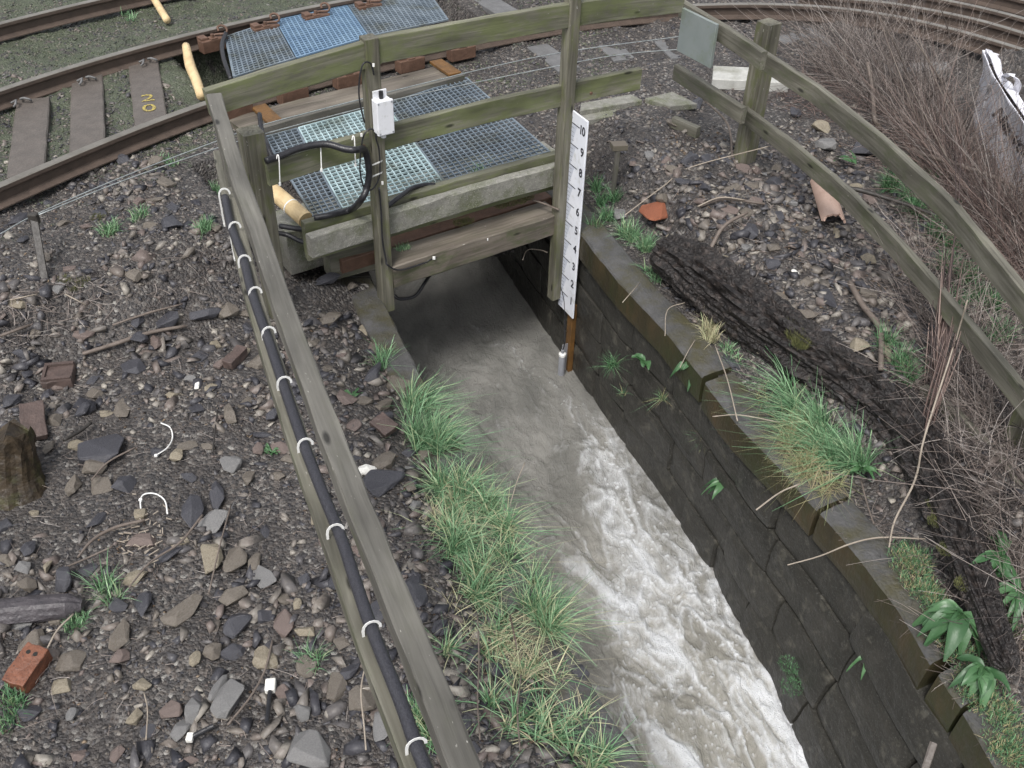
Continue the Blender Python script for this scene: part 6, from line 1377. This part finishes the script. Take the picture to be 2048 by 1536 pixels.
# ================================================================== WHITE BULK BAG
bag = thing('bulk_bag', 'white woven bulk bag of ballast with black lettering at the right edge', 'bulk bag')
def bz(px, py, z): return at(px, py, z)
rim = [bz(1966, 100, 2.10), bz(1996, 165, 2.05), bz(2056, 255, 2.05), bz(2130, 360, 2.02)]
foot = [bz(1942, 232, 1.50), bz(1972, 310, 1.50), bz(2045, 420, 1.48), bz(2130, 540, 1.46)]
back = [p + V3(.75, .42, -.02) for p in rim]; backf = [p + V3(.80, .45, .0) for p in foot]
def sheet(A, B, nu, nv, seed, amp=.02):
    A = spline(A, nu // (len(A) - 1)); B = spline(B, nu // (len(B) - 1)); V = []; m_ = len(A)
    nrm = np.cross(A[-1] - A[0], B[0] - A[0]); nrm /= np.linalg.norm(nrm)
    for j in range(nv + 1):
        t = j / nv
        for i in range(m_):
            p = A[i] * (1 - t) + B[i] * t; f = math.sin(math.pi * t) * .04 + amp * (fbm(np.array(i * .35 + seed), np.array(j * .3), 3) - .5) * (2 if 0 < j < nv else .5); V.append(p - nrm * f * (1 if nrm[1] > 0 else -1))
    return V, [(j * m_ + i, j * m_ + i + 1, (j + 1) * m_ + i + 1, (j + 1) * m_ + i) for j in range(nv) for i in range(m_ - 1)]
SIDE0 = None
for A, B, s, nm_ in [(rim, foot, 1, 'side_panel'), ([rim[0], (rim[0] + back[0]) / 2 + V3(0, 0, -.1), back[0]], [foot[0], (foot[0] + backf[0]) / 2, backf[0]], 7, 'side_panel'), (back, backf, 3, 'side_panel')]:
    V, Fc = sheet(A, B, 24, 14, s, .03); o = link(nm_, mesh(nm_, V, Fc, 'bag_white', smooth=True), bag); SIDE0 = o if s == 1 else SIDE0; md = o.modifiers.new('solid', 'SOLIDIFY'); md.thickness = .006
# folded rim flap
A = [p + V3(.02, .0, .012) for p in rim]; B = [p + V3(.13, .07, -.10) for p in rim]
V, Fc = sheet(A, B, 24, 5, 9, .03); o = link('folded_rim', mesh('folded_rim', V, Fc, 'bag_white', smooth=True), bag); o.modifiers.new('solid', 'SOLIDIFY').thickness = .006
# inner liner and contents
cA = [r_ + V3(.10, .05, -.12) for r_ in rim]; cB = [b_ + V3(-.06, -.03, -.12) for b_ in back]
V, Fc = sheet(cA, cB, 24, 16, 12, .16); link('ballast_fill', mesh('ballast_fill', V, Fc, 'ground'), bag)
A = [p + V3(-.10, -.06, -.08) for p in back]; B = [p + V3(.01, 0, .03) for p in back]
V, Fc = sheet(A, B, 24, 5, 15, .08); o = link('liner', mesh('liner', V, Fc, 'bag_inside', smooth=True), bag); o.modifiers.new('solid', 'SOLIDIFY').thickness = .004
link('lifting_strap', mesh('lifting_strap', *sweep(spline([bz(2005, 155, 2.0), bz(2022, 148, 2.18), bz(2036, 165, 2.12), bz(2032, 190, 2.0), bz(2048, 215, 1.98)], 6), rect(.05, .006, .001))[:2], 'bag_white'), bag)
link('lifting_strap', mesh('lifting_strap', *sweep(spline([bz(1981, 170, 2.0), bz(1975, 190, 1.9), bz(1968, 215, 1.8)], 6), rect(.03, .004, .001))[:2], 'bag_inside'), bag)
# lettering on the long side panel
p0, p1 = bz(1984, 226, 1.93), bz(2052, 318, 1.93)
ex = p1 - p0; ex /= np.linalg.norm(ex); dn = (foot[1] + foot[2] - rim[1] - rim[2]); dn /= np.linalg.norm(dn); ey = -(dn - ex * (dn @ ex)); ey /= np.linalg.norm(ey); ez = np.cross(ex, ey)
t_o = textobj('lettering', 'NetworkRail', .15, 'ink', Matrix.Identity(4), None, .005, 0, 'LEFT', 'BOTTOM')
bpy.context.view_layer.update()
me = t_o.data; side_o = SIDE0
# press the letters onto the sagging cloth
from mathutils.bvhtree import BVHTree
sm_ = side_o.data; bv = BVHTree.FromPolygons([v.co[:] for v in sm_.vertices], [list(p.vertices) for p in sm_.polygons])
for v in me.vertices:
    tx_, ty_ = 1977 + 230 * (v.co.x * .58 + v.co.y * .80), 232 + 230 * (v.co.x * .81 - v.co.y * .60)
    q = bz(tx_, ty_, 1.0); d_r = Vector(q - V3(0, 0, H)).normalized(); h = bv.ray_cast(Vector((0, 0, H)), d_r)
    if h[0] is None: h = bv.find_nearest(Vector(bz(tx_, ty_, 1.9)))
    v.co = h[0] - d_r * .03
me.update(); t_o.parent = bag
